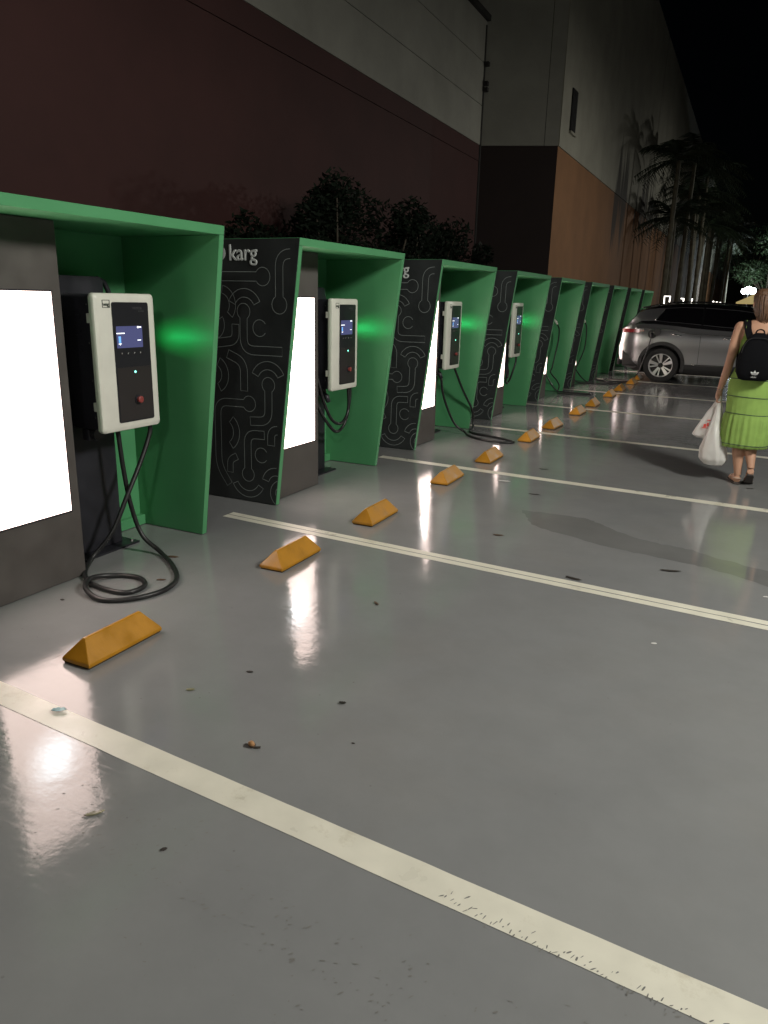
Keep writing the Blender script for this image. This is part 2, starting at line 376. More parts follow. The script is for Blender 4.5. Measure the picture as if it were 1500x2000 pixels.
# ------------------------------------------------------------------ buildings
H = 5.68
bd = empty('warehouse_building', (-7.85, 21.5, 0))
def wall_strip(name, x0, y0, x1, y1, z0, z1, th, mtl, parent, off):
    """vertical slab whose face runs (x0,y0)->(x1,y1); thickness goes to the left of travel"""
    d = Vector((x1-x0, y1-y0, 0)).normalized(); nn = Vector((-d.y, d.x, 0))*th
    a = Vector((x0, y0, 0))-off; b_ = Vector((x1, y1, 0))-off
    mb = MB(); q = [a, b_, b_+nn, a+nn]
    mb.add([(p.x, p.y, z0) for p in q]+[(p.x, p.y, z1) for p in q], [(0,3,2,1),(4,5,6,7),(0,1,5,4),(1,2,6,5),(2,3,7,6),(3,0,4,7)])
    return mb.build(name, mtl, parent)
OB = Vector((-7.85, 21.5, 0))
A0 = (-6.95, -14); A1 = (-7.85, 21.5)
wall_strip('wall_core', A0[0]-.06, A0[1], A1[0]-.06, A1[1], 0, 8.75, .3, JOINT, bd, OB)
for z0, z1, M_ in ((0, 5.27, MAROON), (5.285, H, MAROON)):
    wall_strip('maroon_panel', *A0, *A1, z0, z1, .05, M_, bd, OB)
for z0, z1 in ((H+.004, 6.66), (6.675, 7.70), (7.715, 8.7)):
    wall_strip('grey_panel', A0[0]+.015, A0[1], A1[0]+.015, A1[1], z0, z1, .06, GREYW, bd, OB)
wall_strip('coping', A0[0]+.12, A0[1], A1[0]+.12, A1[1]-.02, 8.705, 8.84, .55, JOINT, bd, OB)
tag(bd, 'long building with maroon lower wall and pale grey upper wall behind the booths', 'building')
tb = empty('tall_building', (-5.85, 22.2, 0)); OT = Vector((-5.85, 22.2, 0))
C0 = (-5.85, 22.2); C1 = (-7.85-2.0*.35*4.0, 22.2-.7)   # return wall runs back from the corner
C1 = (-13.85, 19.4)
F1 = (-5.85-.0163*150, 172.2)
wall_strip('ochre_wall', *C0, *F1, 0, H, .3, OCHRE, tb, OT)
wall_strip('grey_wall', C0[0]+.03, C0[1], F1[0]+.03, F1[1], H+.003, 14.0, .33, GREYT, tb, OT)
def ret(name, z0, z1, mtl, off=0.0):
    d = Vector((C0[0]-C1[0], C0[1]-C1[1], 0)).normalized(); nn = Vector((d.y, -d.x, 0))*off
    mb = MB(); a = Vector((C1[0], C1[1], 0))-OT+nn; b_ = Vector((C0[0]-.003, C0[1], 0))-OT+nn; t = Vector((-d.y, d.x, 0))*.25
    q = [a, b_, b_+t, a+t]
    mb.add([(p.x, p.y, z0) for p in q]+[(p.x, p.y, z1) for p in q], [(0,3,2,1),(4,5,6,7),(0,1,5,4),(1,2,6,5),(2,3,7,6),(3,0,4,7)])
    return mb.build(name, mtl, tb)
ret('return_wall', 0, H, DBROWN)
def ret2(name, z0, z1, mtl, off, f0, f1):
    """piece of the return wall between two distances from the outer corner"""
    d = Vector((C1[0]-C0[0], C1[1]-C0[1], 0)).normalized(); nn = Vector((-d.y, d.x, 0))*off; t = Vector((d.y, -d.x, 0))*.25
    o = Vector((C0[0]-.003, C0[1], 0))-OT+nn; a = o+d*f0; b_ = o+d*f1; mb = MB(); q = [a, b_, b_+t, a+t]
    mb.add([(p.x, p.y, z0) for p in q]+[(p.x, p.y, z1) for p in q], [(0,3,2,1),(4,5,6,7),(0,1,5,4),(1,2,6,5),(2,3,7,6),(3,0,4,7)])
    return mb.build(name, mtl, tb)
ret2('return_panel', H+.003, 13.98, GREYW, .03, 0, .37); ret2('return_panel', H+.003, 13.98, GREYW, .03, .385, 8.4)
ret2('joint_strip', H+.003, 13.97, JOINT, .012, .37, .385)
# narrow window slot: a black box in place of its shaded recess, plus sill
wx = C0[0]+.03-.0163*1.0
mb = MB(); mb.box(.012, .05, 1.02, 1.62, 6.25, 7.35); sl = mb.build('window_slot', DARKIN, tb)
mb = MB(); mb.box(.02, .09, .98, 1.66, 6.19, 6.249); mb.build('sill', GREYT, sl)
for k in range(3):
    mb = MB(); mb.box(.05, .062, 1.10+.16*k, 1.13+.16*k, 6.25, 7.35); mb.build('bar', JOINT, sl)
# rain pipe in the inner corner, brackets
mb = MB(); mb.tube([(-2.0, -.78, 0), (-2.0, -.78, 8.6)], .05, 8)
mb.build('rain_pipe', JOINT, tb)
for z in (7.0, 7.15, 7.62):
    mb = MB(); mb.box(-1.96, -1.84, -.86, -.74, z, z+.10); mb.build('pipe_bracket', JOINT, tb)
tag(tb, 'taller block with ochre base and grey upper wall painted with palm shadows', 'building')

# ------------------------------------------------------------------ charging booths
BW = 1.665; YB = [3.663, 6.114, 8.617, 11.082, 13.377, 15.593, 17.755, 19.898, 22.023]
X0 = -3.35
TF, BF, BK, ZT = .49, .26, -.40, 1.885
def fx(z): return BF + (TF-BF)*z/ZT
def side_poly(z1): return [(BK, .004), (BF, .004), (fx(z1), z1), (BK, z1)]
booth = empty('charging_booth', (0, 0, 0))
for s in (-1, 1):
    mb = MB(); y0, y1 = sorted((s*.7865, s*.8265)); mb.prism(side_poly(1.834), y0, y1)
    sp_o = mb.build('side_panel', GREEN, booth, bevel=.002, seg=1)
    mb = MB(); y0, y1 = sorted((s*.8265, s*.8325)); mb.prism([(BK, .006), (BF-.003, .006), (fx(1.882)-.003, 1.882), (BK, 1.882)], y0, y1)
    cl = mb.build('cladding', CHAR, sp_o)
    if s < 0: left_panel = sp_o
mb = MB(); mb.prism([(BK, 1.835), (fx(1.835), 1.835), (TF, ZT), (BK, ZT)], -.8265, .8265); mb.build('roof', GREEN, booth, bevel=.002, seg=1)
mb = MB(); mb.box(-.31, -.27, -.786, .786, .004, 1.834); mb.build('back_panel', GREEN, booth)
mb = MB(); mb.box(-.269, -.225, .02, .786, .004, .07); mb.build('kick_board', GREEN, booth, bevel=.003)
mb = MB(); mb.box(-.268, .18, -.7855, -.095, .004, 1.833); lbx = mb.build('light_box', CAB, booth, bevel=.003)
mb = MB(); mb.box(.1805, .1845, -.7475, -.155, .385, 1.50); mb.build('light_panel', LB, lbx, bevel=.0015, seg=1)
mb = MB()
for (a, b_, c, d) in ((-.7525, -.150, .377, .3845), (-.7525, -.150, 1.5005, 1.508), (-.7525, -.748, .3845, 1.5005), (-.1545, -.150, .3845, 1.5005)):
    mb.box(.1805, .1865, a, b_, c, d)
mb.build('trim_frame', BLKM, lbx)
mb = MB()
for y in (-.80, .80): mb.box(-.38, -.30, y-.03, y+.03, 0, .0035)
# circuit pattern printed on the outer face of the near side panel
LW = .0019; YP = -.8331
pat = MB()
def stroke(P, closed=False):
    P = [Vector((p[0], p[1])) for p in P]; n = len(P); vs = []
    for i in range(n):
        if closed: a, b_ = P[i-1], P[(i+1) % n]
        else: a, b_ = P[max(i-1, 0)], P[min(i+1, n-1)]
        t = (b_-a).normalized(); q = Vector((-t.y, t.x))*LW
        for s in (-1, 1): vs.append((P[i].x+s*q.x, YP, P[i].y+s*q.y))
    pat.add(vs, [(2*i, 2*((i+1) % n), 2*((i+1) % n)+1, 2*i+1) for i in range(n if closed else n-1)])
def fillet(P, r, k=7):
    P = [Vector(p) for p in P]; out = [P[0]]
    for i in range(1, len(P)-1):
        a = (P[i-1]-P[i]); b_ = (P[i+1]-P[i]); la, lb = a.length, b_.length; a.normalize(); b_.normalize()
        rr = min(r, la*.48, lb*.48); s, e = P[i]+a*rr, P[i]+b_*rr
        for j in range(k+1):
            t = j/k; out.append(s*(1-t)**2+P[i]*2*t*(1-t)+e*t*t)
    out.append(P[-1]); return out
def offs(P, d):
    n = len(P); o = []
    for i in range(n):
        t = (P[min(i+1, n-1)]-P[max(i-1, 0)]).normalized(); o.append(P[i]+Vector((-t.y, t.x))*d)
    return o
def clipfront(p): return p[0] < fx(p[1])-.002
def path(P, hw=.031, r=.09, c0=0.0, c1=0.0):
    """outlined track with a round node of radius c0 / c1 at either end (0 = square end)"""
    P = [(p[0]-X0, p[1]) for p in P]; C = fillet(P, r)
    if c0: d = (C[1]-C[0]).normalized(); C[0] = C[0]+d*math.sqrt(c0*c0-hw*hw)
    if c1: d = (C[-2]-C[-1]).normalized(); C[-1] = C[-1]+d*math.sqrt(c1*c1-hw*hw)
    A, B = offs(C, hw), offs(C, -hw)
    def cap(cen, frm, to, rad):
        cen = Vector(cen); a0 = math.atan2(*(frm-cen).yx); a1 = math.atan2(*(to-cen).yx)
        mid = cen-(frm+to)/2+cen
        am = math.atan2(*(mid-cen).yx)
        while a1 < a0: a1 += 2*math.pi
        while am < a0: am += 2*math.pi
        if am > a1: a1 -= 2*math.pi
        return [cen+Vector((math.cos(a0+(a1-a0)*j/16), math.sin(a0+(a1-a0)*j/16)))*rad for j in range(17)]
    loop = list(A)
    if c1: loop += cap(P[-1], A[-1], B[-1], c1)[1:-1]
    loop += B[::-1]
    if c0: loop += cap(P[0], B[0], A[0], c0)[1:-1]
    seg = []
    for p in loop+[loop[0]]:
        if clipfront(p): seg.append(p)
        else:
            if len(seg) > 1: stroke(seg)
            seg = []
    if len(seg) > 1: stroke(seg)
def sector(cx, cz, r0, r1, a0, a1):
    cx -= X0; k = 12
    o = [(cx+r1*math.cos(R(a0+(a1-a0)*j/k)), cz+r1*math.sin(R(a0+(a1-a0)*j/k))) for j in range(k+1)]
    i_ = [(cx+r0*math.cos(R(a1+(a0-a1)*j/k)), cz+r0*math.sin(R(a1+(a0-a1)*j/k))) for j in range(k+1)]
    seg = []
    for p in o+i_+[o[0]]:
        if clipfront(p): seg.append(p)
        else:
            if len(seg) > 1: stroke(seg)
            seg = []
    if len(seg) > 1: stroke(seg)
path([(-2.80,1.783),(-3.028,1.783),(-3.031,1.449)], c1=.062)
path([(-3.70,1.634),(-3.167,1.634)], c1=.062)
path([(-3.337,1.397),(-3.344,1.128),(-3.013,1.131)], c0=.056)
path([(-3.201,1.286),(-2.85,1.279)], c0=.058)
path([(-3.136,.891),(-3.14,.628),(-3.302,.618)], c0=.055)
path([(-3.309,.744),(-3.598,.740),(-3.606,.25),(-3.51,.115)], c0=.057, hw=.028)
path([(-3.18,.522),(-3.331,.519),(-3.334,.213)], c1=.055)
path([(-2.98,.572),(-3.119,.566),(-3.121,.453)], r=.12)
path([(-3.21,.370),(-2.98,.362)], c0=.056)
path([(-3.411,1.306),(-3.414,1.192),(-3.60,1.166)])
path([(-3.489,1.095),(-3.347,1.041),(-3.35,.835)])
path([(-3.434,.339),(-3.498,.305),(-3.50,.21)], hw=.026)
path([(-3.70,.93),(-3.70,.5)], hw=.02)
sector(-3.328,1.405,.090,.148,25,155); sector(-3.138,.908,.092,.15,25,155)
sector(-3.625,.94,.075,.138,-62,62); sector(-3.555,.52,.095,.152,-55,50)
sector(-3.336,.19,.105,.155,205,332); sector(-3.08,.16,.07,.128,35,165); sector(-3.03,.095,.06,.105,100,260)
sector(-3.54,1.44,.08,.135,-40,80); sector(-3.62,1.30,.06,.11,-60,30)
pt = pat.build('circuit_print', LINE, left_panel)
text_mesh('logo_lettering', 'karg', .150, LOGOW, left_panel, (-.104, -.8336, 1.742), (R(90), 0, 0), ext=.0008, space=.96, sx=.98, bold=.0022)
mb = MB()
k = 28; cx, cz = -.185, 1.79
mb.prism([(cx+.055*math.cos(2*math.pi*j/k), cz+.055*math.sin(2*math.pi*j/k)) for j in range(k)], -.8340, -.8328)
lg = mb.build('logo_emblem', LOGOW, left_panel)
mb = MB()
mb.prism([(cx-.022, cz+.03), (cx+.004, cz+.03), (cx-.006, cz+.005), (cx+.022, cz+.005), (cx-.014, cz-.036), (cx-.004, cz-.006), (cx-.028, cz-.006)], -.8352, -.8341)
mb.build('bolt_mark', CHAR, lg)
POS = ['nearest the camera, cut off by the picture edge', 'second from the camera', 'third from the camera', 'fourth from the camera', 'fifth from the camera', 'sixth from the camera', 'seventh from the camera', 'eighth from the camera, partly behind the car', 'farthest from the camera, just above the car']
ORD = ['nearest', 'second', 'third', 'fourth', 'fifth', 'sixth', 'seventh', 'eighth', 'farthest']
for i, y in enumerate(YB):
    o = booth if i == 0 else copy_tree(booth)
    o.location = (X0, y-BW/2, 0)
    tag(o, 'green-lined charging booth with lit panel, ' + POS[i], 'charging booth', 'green charging booths in a row')

# ------------------------------------------------------------------ charging stations with the big wall unit (first four booths)
def round_rect(y0, y1, z0, z1, r, k=5):
    P = []
    for cx, cz, a in ((y1-r, z1-r, 0), (y0+r, z1-r, 90), (y0+r, z0+r, 180), (y1-r, z0+r, 270)):
        for j in range(k+1):
            t = R(a+90*j/k); P.append((cx+r*math.cos(t), cz+r*math.sin(t)))
    return P
cs = empty('charging_station', (0, 0, 0))
mb = MB(); mb.prism([(-.06,.013),(.4125,.013),(.4125,1.56),(.395,1.587),(-.06,1.587)], -.20, -.06, 'x'); post = mb.build('post', BLKM, cs, bevel=.004)
mb = MB(); mb.box(-.24, .02, -.08, .475, .0005, .0125); bpz = mb.build('base_plate', BLKM, post)
mb = MB()
for x in (-.0, -.0): pass
for yy in (.44, .455): mb.disc((-.02 if yy < .45 else -.19, .45, .0125), .011, 'z', .012, 6)
mb.build('bolt', STEEL, bpz)
# top bracket with a grip slot
mb = MB(); mb.tube([(-.13,.40,1.56),(-.13,.44,1.578),(-.13,.485,1.56),(-.13,.515,1.51),(-.13,.515,1.46)], .016, 8); mb.build('bracket', BLKM, post, smooth=True)
CY0, CY1, CZ0, CZ1 = .092, .5345, .755, 1.50
mb = MB(); mb.prism(round_rect(CY0+.02, CY1-.02, CZ0+.012, CZ1-.006, .02), -.055, .158, 'x'); hs = mb.build('housing', BLKM, cs)
autosmooth(hs.data)
mb = MB()
for k in range(9): 
    z = 1.40-.026*k
    mb.box(-.02, .07, CY0+.0165, CY0+.0195, z, z+.010)
mb.build('vent_slats', BLKM, hs)
for z in (1.44, 1.24, 1.04, .84):
    mb = MB(); mb.disc((.128, CY0+.0199, z), .0055, 'y', -.004, 10); mb.build('screw', STEEL, hs)
for z in (1.37, .90):
    mb = MB(); mb.box(.135, .165, CY0+.002, CY0+.0195, z-.025, z+.025); mb.build('hinge', COVER, hs, bevel=.003)
mb = MB(); mb.disc((.06, CY1-.0199, 1.0), .055, 'y', .05, 18); mb.build('cable_gland', BLKM, hs)
# cover: stepped, softly rounded frame
def rr_ring(ins, x, r): return [(x, p[0], p[1]) for p in round_rect(CY0+ins, CY1-ins, CZ0+ins, CZ1-ins, r)]
mb = MB(); mb.rings([rr_ring(.002,.158,.022), rr_ring(0,.166,.022), rr_ring(0,.186,.022), rr_ring(.004,.193,.021), rr_ring(.020,.1985,.016), rr_ring(.026,.2,.014)])
cv = mb.build('cover', COVER, cs); autosmooth(cv.data, 40)
CW, CH = CY1-CY0, CZ1-CZ0
def cyf(f): return CY0+f*CW
def czf(f): return CZ1-f*CH
mb = MB(); mb.prism(round_rect(cyf(.265), cyf(.872), czf(.937), czf(.062), .012), .198, .2035, 'x'); fc = mb.build('face_panel', FACE, cs)
mb = MB(); mb.prism(round_rect(cyf(.285), cyf(.852), czf(.925), czf(.53), .006), .2036, .2046, 'x'); mb.build('lower_plate', FACE2, fc)
mb = MB(); mb.box(.2036, .2043, cyf(.31), cyf(.745), czf(.388), czf(.232)); dp = mb.build('display', DISP, fc)
mb = MB(); mb.box(.2044, .2047, cyf(.31), cyf(.445), czf(.286), czf(.279)); mb.build('display_text', UIW, dp)
mb = MB(); mb.box(.2044, .2047, cyf(.66), cyf(.73), czf(.245), czf(.237)); mb.disc((.2044, cyf(.675), czf(.241)), .006, 'x', .0004, 10); mb.build('display_text', UIW, dp)
mb = MB(); mb.box(.2044, .2047, cyf(.655), cyf(.715), czf(.339), czf(.333)); mb.build('display_text', UIW, dp)
mb = MB(); mb.box(.2044, .2047, cyf(.34), cyf(.378), czf(.350), czf(.304)); mb.build('display_icon', UIB, dp)
mb = MB(); mb.box(.2044, .2047, cyf(.335), cyf(.385), czf(.360), czf(.355)); mb.box(.2048, .2049, cyf(.355), cyf(.363), czf(.368), czf(.355)); mb.build('display_text', UIW, dp)
for f in (.375, .48, .585, .685):
    mb = MB(); mb.disc((.2036, cyf(f), czf(.428)), .0075, 'x', .003, 12); bt = mb.build('button', FACE2, fc)
    mb = MB(); mb.prism([(cyf(f)-.004, czf(.428)-.003), (cyf(f)-.001, czf(.428)-.003), (cyf(f)+.004, czf(.428)+.004), (cyf(f)+.001, czf(.428)+.004)], .2067, .2070, 'x'); mb.build('button_symbol', LOGOW, bt)
mb = MB(); mb.disc((.2047, cyf(.58), czf(.567)), .006, 'x', .002, 12); mb.build('status_led', LEDT, fc)
mb = MB(); mb.disc((.2047, cyf(.60), czf(.775)), .027, 'x', .004, 24); er = mb.build('button_ring', BLKM, fc)
mb = MB(); mb.rings([[(x, cyf(.60)+r*math.cos(2*math.pi*j/20), czf(.775)+r*math.sin(2*math.pi*j/20)) for j in range(20)] for x, r in ((.2088,.014),(.219,.014),(.222,.019),(.228,.019),(.231,.013))]); mb.build('stop_button', RED, er, smooth=False)
mb = MB()
for (a, b_, c, d) in ((.125,.245,.047,.051),(.125,.245,.098,.102),(.125,.135,.051,.098),(.235,.245,.051,.098)):
    mb.box(.1999, .2008, cyf(a), cyf(b_), czf(d), czf(c))
mb.build('maker_badge', LOGOK, cv)
text_mesh('maker_lettering', 'weg', .027, LOGOK, cv, (.2006, cyf(.138), czf(.089)), (R(90), 0, R(90)), ext=.0004, offset=.0008, space=.9)
text_mesh('product_lettering', 'WEMOB', .019, GREYTXT, fc, (.2038, cyf(.60), czf(.112)), (R(90), 0, R(90)), ext=.0003)
text_mesh('product_lettering', 'STATION', .010, GREYTXT, fc, (.2038, cyf(.70), czf(.130)), (R(90), 0, R(90)), ext=.0003)
# green status light on the flank: it paints the booth wall green
mb = MB(); mb.box(.165, .187, CY1-.0002, CY1+.0022, 1.225, 1.255); mb.build('flank_light', LEDG, cv)
# connector holster below the unit
mb = MB(); mb.box(.0, .05, .12, .20, .70, .767); hol = mb.build('holster', BLKM, cs, bevel=.008)
mb = MB(); mb.tube([(.05,.16,.735),(.085,.16,.735)], .034, 14); mb.build('holster_ring', RUB, hol)
mb = MB(); mb.tube([(.05,.16,.735),(.11,.158,.70),(.13,.156,.655)], [.026,.024,.019], 12); mb.build('connector', BLKM, hol, smooth=True)
stations = [cs]
for i in range(1, 4): stations.append(copy_tree(cs))
CABLES = {
 0: [(.15,.49,.765),(.15,.485,.70),(.15,.40,.55),(.15,.27,.36),(.13,.16,.17),(.08,.04,.035),(.21,-.13,.014),(.39,-.215,.014),(.58,-.21,.014),(.60,-.09,.014),(.49,-.015,.014),(.36,-.05,.014),(.31,-.17,.032),(.39,-.29,.03),(.55,-.335,.014),(.68,-.24,.014),(.73,-.08,.014),(.67,.08,.014),(.49,.24,.014),(.30,.35,.025),(.18,.34,.11),(.13,.32,.28),(.11,.30,.50),(.10,.285,.765)],
 1: [(.15,.49,.765),(.15,.49,.66),(.15,.44,.52),(.15,.33,.455),(.14,.2,.50),(.12,.11,.64),(.08,.06,.85),(.02,.05,1.02),(-.03,.07,.9),(.06,.10,.62),(.12,.20,.44),(.13,.31,.385),(.14,.41,.44),(.15,.465,.58),(.14,.47,.765)],
 2: [(.15,.49,.765),(.16,.53,.70),(.22,.64,.48),(.30,.76,.25),(.32,.78,.08),(.34,.70,.016),(.36,.56,.014),(.48,.44,.014),(.72,.36,.014),(.95,.24,.014),(1.02,.15,.014),(.90,.08,.014),(.66,.12,.014),(.46,.26,.016),(.36,.38,.034),(.24,.36,.12),(.17,.27,.32),(.14,.19,.50),(.13,.156,.655)],
 3: [(.15,.49,.765),(.15,.48,.66),(.13,.42,.52),(.12,.34,.42),(.11,.25,.38),(.12,.17,.44),(.14,.12,.66),(.15,.05,.95),(.13,.03,1.12),(.12,.05,.90),(.13,.10,.58),(.14,.17,.47),(.14,.19,.55),(.13,.156,.655)],
}
DESC = ['with cable coiled on the floor before it', 'with cable looped up under it', 'with cable running out to a yellow stop', 'seen edge-on beyond two others']
for i, s in enumerate(stations):
    s.location = (X0, YB[i]-BW/2, 0)
    tag(s, 'white wall charger in the %s booth, %s' % (ORD[i], DESC[i]), 'charger', 'wall chargers on posts')
    if i == 0:      # here the plug is pushed up out of sight, only the empty holster shows
        for h_ in s.children:
            for c in list(h_.children):
                if c.name.startswith('connector'): bpy.data.objects.remove(c)
    mb = MB(); mb.tube(catmull(CABLES[i], 8), .0135, 10); mb.build('cable', RUB, s, smooth=True)
    a = bpy.data.lights.new('flank_glow', 'AREA'); a.shape = 'RECTANGLE'; a.size = .34; a.size_y = .010; a.spread = R(62); a.energy = .11; a.color = (.03, 1, .28)
    ao = bpy.data.objects.new('flank_glow', a); COL.objects.link(ao); ao.parent = s
    ao.location = (.10, CY1+.012, 1.24); ao.rotation_euler = (R(93), 0, R(-22))
# slim stations in the remaining booths: only their plugs and cables come into view
sl_ = empty('slim_charging_station', (0, 0, 0))
mb = MB(); mb.box(-.20, -.10, .16, .34, .013, 1.40); pz = mb.build('post', BLKM, sl_, bevel=.004)
mb = MB(); mb.box(-.24, -.04, .10, .40, .0005, .0125); mb.build('base_plate', BLKM, pz)
mb = MB(); mb.prism(round_rect(.12, .38, .95, 1.36, .03), -.099, -.01, 'x'); mb.build('charger_case', BLKM, sl_)
mb = MB(); mb.box(-.06, .10, .43, .48, 1.16, 1.19); mb.box(-.06, -.02, .36, .46, 1.165, 1.185); mb.build('plug_hook', BLKM, sl_, bevel=.003)
mb = MB(); mb.tube([(.11,.43,1.235),(.135,.45,1.205),(.155,.47,1.165)], [.018,.022,.016], 10); mb.build('plug', COVER, sl_, smooth=True)
slims = [sl_]+[copy_tree(sl_) for _ in range(4)]
SCAB = {
 4: [(.155,.47,1.165),(.18,.52,1.08),(.18,.53,.90),(.16,.50,.70),(.14,.42,.45),(.13,.38,.36),(.20,.56,.22),(.24,.62,.12),(.24,.56,.03),(.30,.42,.014),(.48,.40,.014),(.72,.50,.014),(.80,.62,.014),(.66,.66,.014),(.40,.50,.03),(.22,.36,.10),(.0,.28,.50),(-.05,.25,.96)],
 5: [(.155,.47,1.165),(.18,.51,1.08),(.19,.52,.90),(.18,.50,.66),(.12,.40,.40),(.06,.32,.20),(.12,.30,.03),(.40,.34,.014),(.75,.46,.014),(.86,.62,.014),(.66,.62,.014),(.30,.44,.02),(.02,.30,.40),(-.05,.25,.96)],
 7: [(.155,.47,1.165),(.17,.50,1.05),(.17,.48,.8),(.12,.38,.5),(.04,.3,.3),(-.05,.25,.96)],
 8: [(.155,.47,1.165),(.17,.50,1.05),(.17,.48,.8),(.12,.38,.5),(.04,.3,.3),(-.05,.25,.96)],
}
SD = {4: 'plug hanging, cable looping onto the floor', 5: 'with its plug hanging low in the narrow gap', 6: 'whose cable runs out to the plugged-in car', 7: 'behind the car, mostly hidden', 8: 'at the far end, mostly hidden'}
for k, s in enumerate(slims):
    i = 4+k; s.location = (X0, YB[i]-BW/2, 0)
    tag(s, 'slim charger post in the %s booth, %s' % (ORD[i], SD[i]), 'charger', 'slim charger posts')
    if i in SCAB:
        mb = MB(); mb.tube(catmull(SCAB[i], 7), .0115, 8); mb.build('cable', RUB, s, smooth=True)
    elif i == 6:
        for c in list(s.children):
            if c.name.startswith('plug') and 'hook' not in c.name: bpy.data.objects.remove(c)
        o = Vector(s.location)
        pts = [Vector((-3.40, o.y+.25, .96))-o, Vector((-3.30, o.y+.28, .5))-o, Vector((-3.2, 16.6, .06))-o, Vector((-3.05, 16.1, .014))-o, Vector((-2.75, 15.7, .014))-o, Vector((-2.35, 15.95, .014))-o, Vector((-2.55, 16.2, .014))-o, Vector((-2.85, 15.95, .03))-o, Vector((-2.65, 15.45, .014))-o, Vector((-2.36, 15.6, .03))-o, Vector((-2.22, 15.98, .16))-o, Vector((-2.14, 16.12, .45))-o, Vector((-2.07, 16.19, .80))-o, Vector((-2.055, 16.22, .93))-o]
        mb = MB(); mb.tube(catmull(pts, 8), .0115, 8); mb.build('cable', RUB, s, smooth=True)
        mb = MB(); mb.tube([Vector((-2.055, 16.32, .955))-o, Vector((-2.055, 16.24, .95))-o, Vector((-2.057, 16.20, .90))-o], [.034, .03, .018], 10); mb.build('plug', BLKM, s, smooth=True)

# ------------------------------------------------------------------ yellow wheel stops
ws = empty('wheel_stop', (0, 0, 0))
LN, WD, HT = .215, .078, .108
mb = MB()
mb.add([(-WD,-LN,.008),(WD,-LN,.008),(WD,LN,.008),(-WD,LN,.008),(-WD,-LN,.024),(WD,-LN,.024),(WD,LN,.024),(-WD,LN,.024),
        (-.007,-LN+.055,HT),(.007,-LN+.055,HT),(.007,LN-.055,HT),(-.007,LN-.055,HT)],
       [(0,3,2,1),(0,1,5,4),(1,2,6,5),(2,3,7,6),(3,0,4,7),(4,5,9,8),(5,6,10,9),(6,7,11,10),(7,4,8,11),(8,9,10,11)])
mb.build('body', YEL, ws, bevel=.004, seg=2)
mb = MB(); mb.box(-WD+.006, WD-.006, -LN+.006, LN-.006, .0005, .0079); mb.build('base', YELD, ws)
spots = []
for i in range(8):
    yc = YL[i] + (-2.3)*ANG
    spots += [(yc+.30+.215, i), (YL[i+1]+(-2.3)*ANG-.31-.215 if i < 8 else 0, i)]
WSL = ['nearest yellow wheel stop, beside the coiled cable', 'second yellow wheel stop, before the first double line', 'third yellow wheel stop, just past the double line', 'fourth yellow wheel stop, before the third line', 'fifth yellow wheel stop, just past the third line', 'sixth yellow wheel stop, at the end of a black cable loop', 'seventh yellow wheel stop from the camera', 'eighth yellow wheel stop from the camera', 'ninth yellow wheel stop from the camera', 'tenth yellow wheel stop from the camera', 'eleventh yellow wheel stop, second nearest the car', 'twelfth yellow wheel stop, tucked near the car rear wheel', 'thirteenth yellow wheel stop, hidden behind the car tyre', 'fourteenth yellow wheel stop, under the car']
rnd = random.Random(5); n_ = 0
xfix = [-2.375, -2.33, -2.30, -2.30, -2.27, -2.25, -2.24, -2.24, -2.24, -2.24, -2.25, -2.25, -2.30, -2.3]
for k, (y, i) in enumerate(spots[:13]):
    o = ws if k == 0 else copy_tree(ws)
    o.location = (xfix[k], y, 0); o.rotation_euler = (0, 0, rnd.uniform(-.03, .03))
    tag(o, WSL[k], 'wheel stop', 'yellow wheel stops along the bays')

# ------------------------------------------------------------------ parked car (tail towards the booths)
PAINTC = mat('car_paint_silver', (.33, .33, .345), .30, .95, coat=.5)
CBLK = mat('car_black_gloss', (.008, .008, .009), .12, 0, coat=.5)
CPLA = vary(mat('car_black_plastic', (.018, .018, .019), .55), 20, .2)
CGLS = mat('car_dark_glass', (.004, .004, .005), .05, 0, .6)
CHRM = mat('car_chrome', (.75, .75, .76), .15, 1.0)
TYRE = vary(mat('tyre_rubber', (.014, .014, .014), .75), 30, .2)
RIMS = mat('rim_silver', (.70, .70, .71), .28, .9)
RIMB = mat('rim_black', (.01, .01, .011), .25, 0)
TAIL = mat('tail_lamp_red', (.22, .03, .035), .12, 0, coat=1)
TAILW = mat('tail_lamp_clear', (.6, .5, .5), .1, 0, coat=1)
CYC = 17.24; CHW = .93     # centre line and half width
car = empty('parked_car', (0, CYC, 0))
def lerp_tab(T, x):
    if x <= T[0][0]: return T[0][1]
    for (a, va), (b_, vb) in zip(T, T[1:]):
        if x <= b_: 
            t = (x-a)/(b_-a); t = t*t*(3-2*t)*.5+t*.5
            return va+(vb-va)*t
    return T[-1][1]
TOP = [(-2.72,1.02),(-2.60,1.10),(-2.32,1.46),(-2.2,1.515),(-1.95,1.552),(-1.5,1.58),(-1.1,1.578),(-.6,1.553),(-.1,1.50),(.25,1.36),(.85,1.07),(1.2,1.02),(1.7,.93),(1.95,.80),(1.99,.68)]
BELT = [(-2.72,1.0),(-2.458,1.055),(-1.7,1.043),(-1.306,.975),(-.56,.965),(.6,.95),(1.3,.92),(1.75,.84),(1.99,.64)]
WBOT = [(-2.72,1.02),(-2.35,1.19),(-2.03,1.20),(-1.7,1.17),(-.55,1.095),(.5,1.05),(.85,1.045),(1.2,1.0),(1.7,.91),(1.99,.66)]
def halfw(x):
    e = 1.0
    if x < -2.25: e = 1-.17*((-2.25-x)/.47)**2.2
    if x > 1.35: e = 1-.22*((x-1.35)/.64)**2.0
    return CHW*e
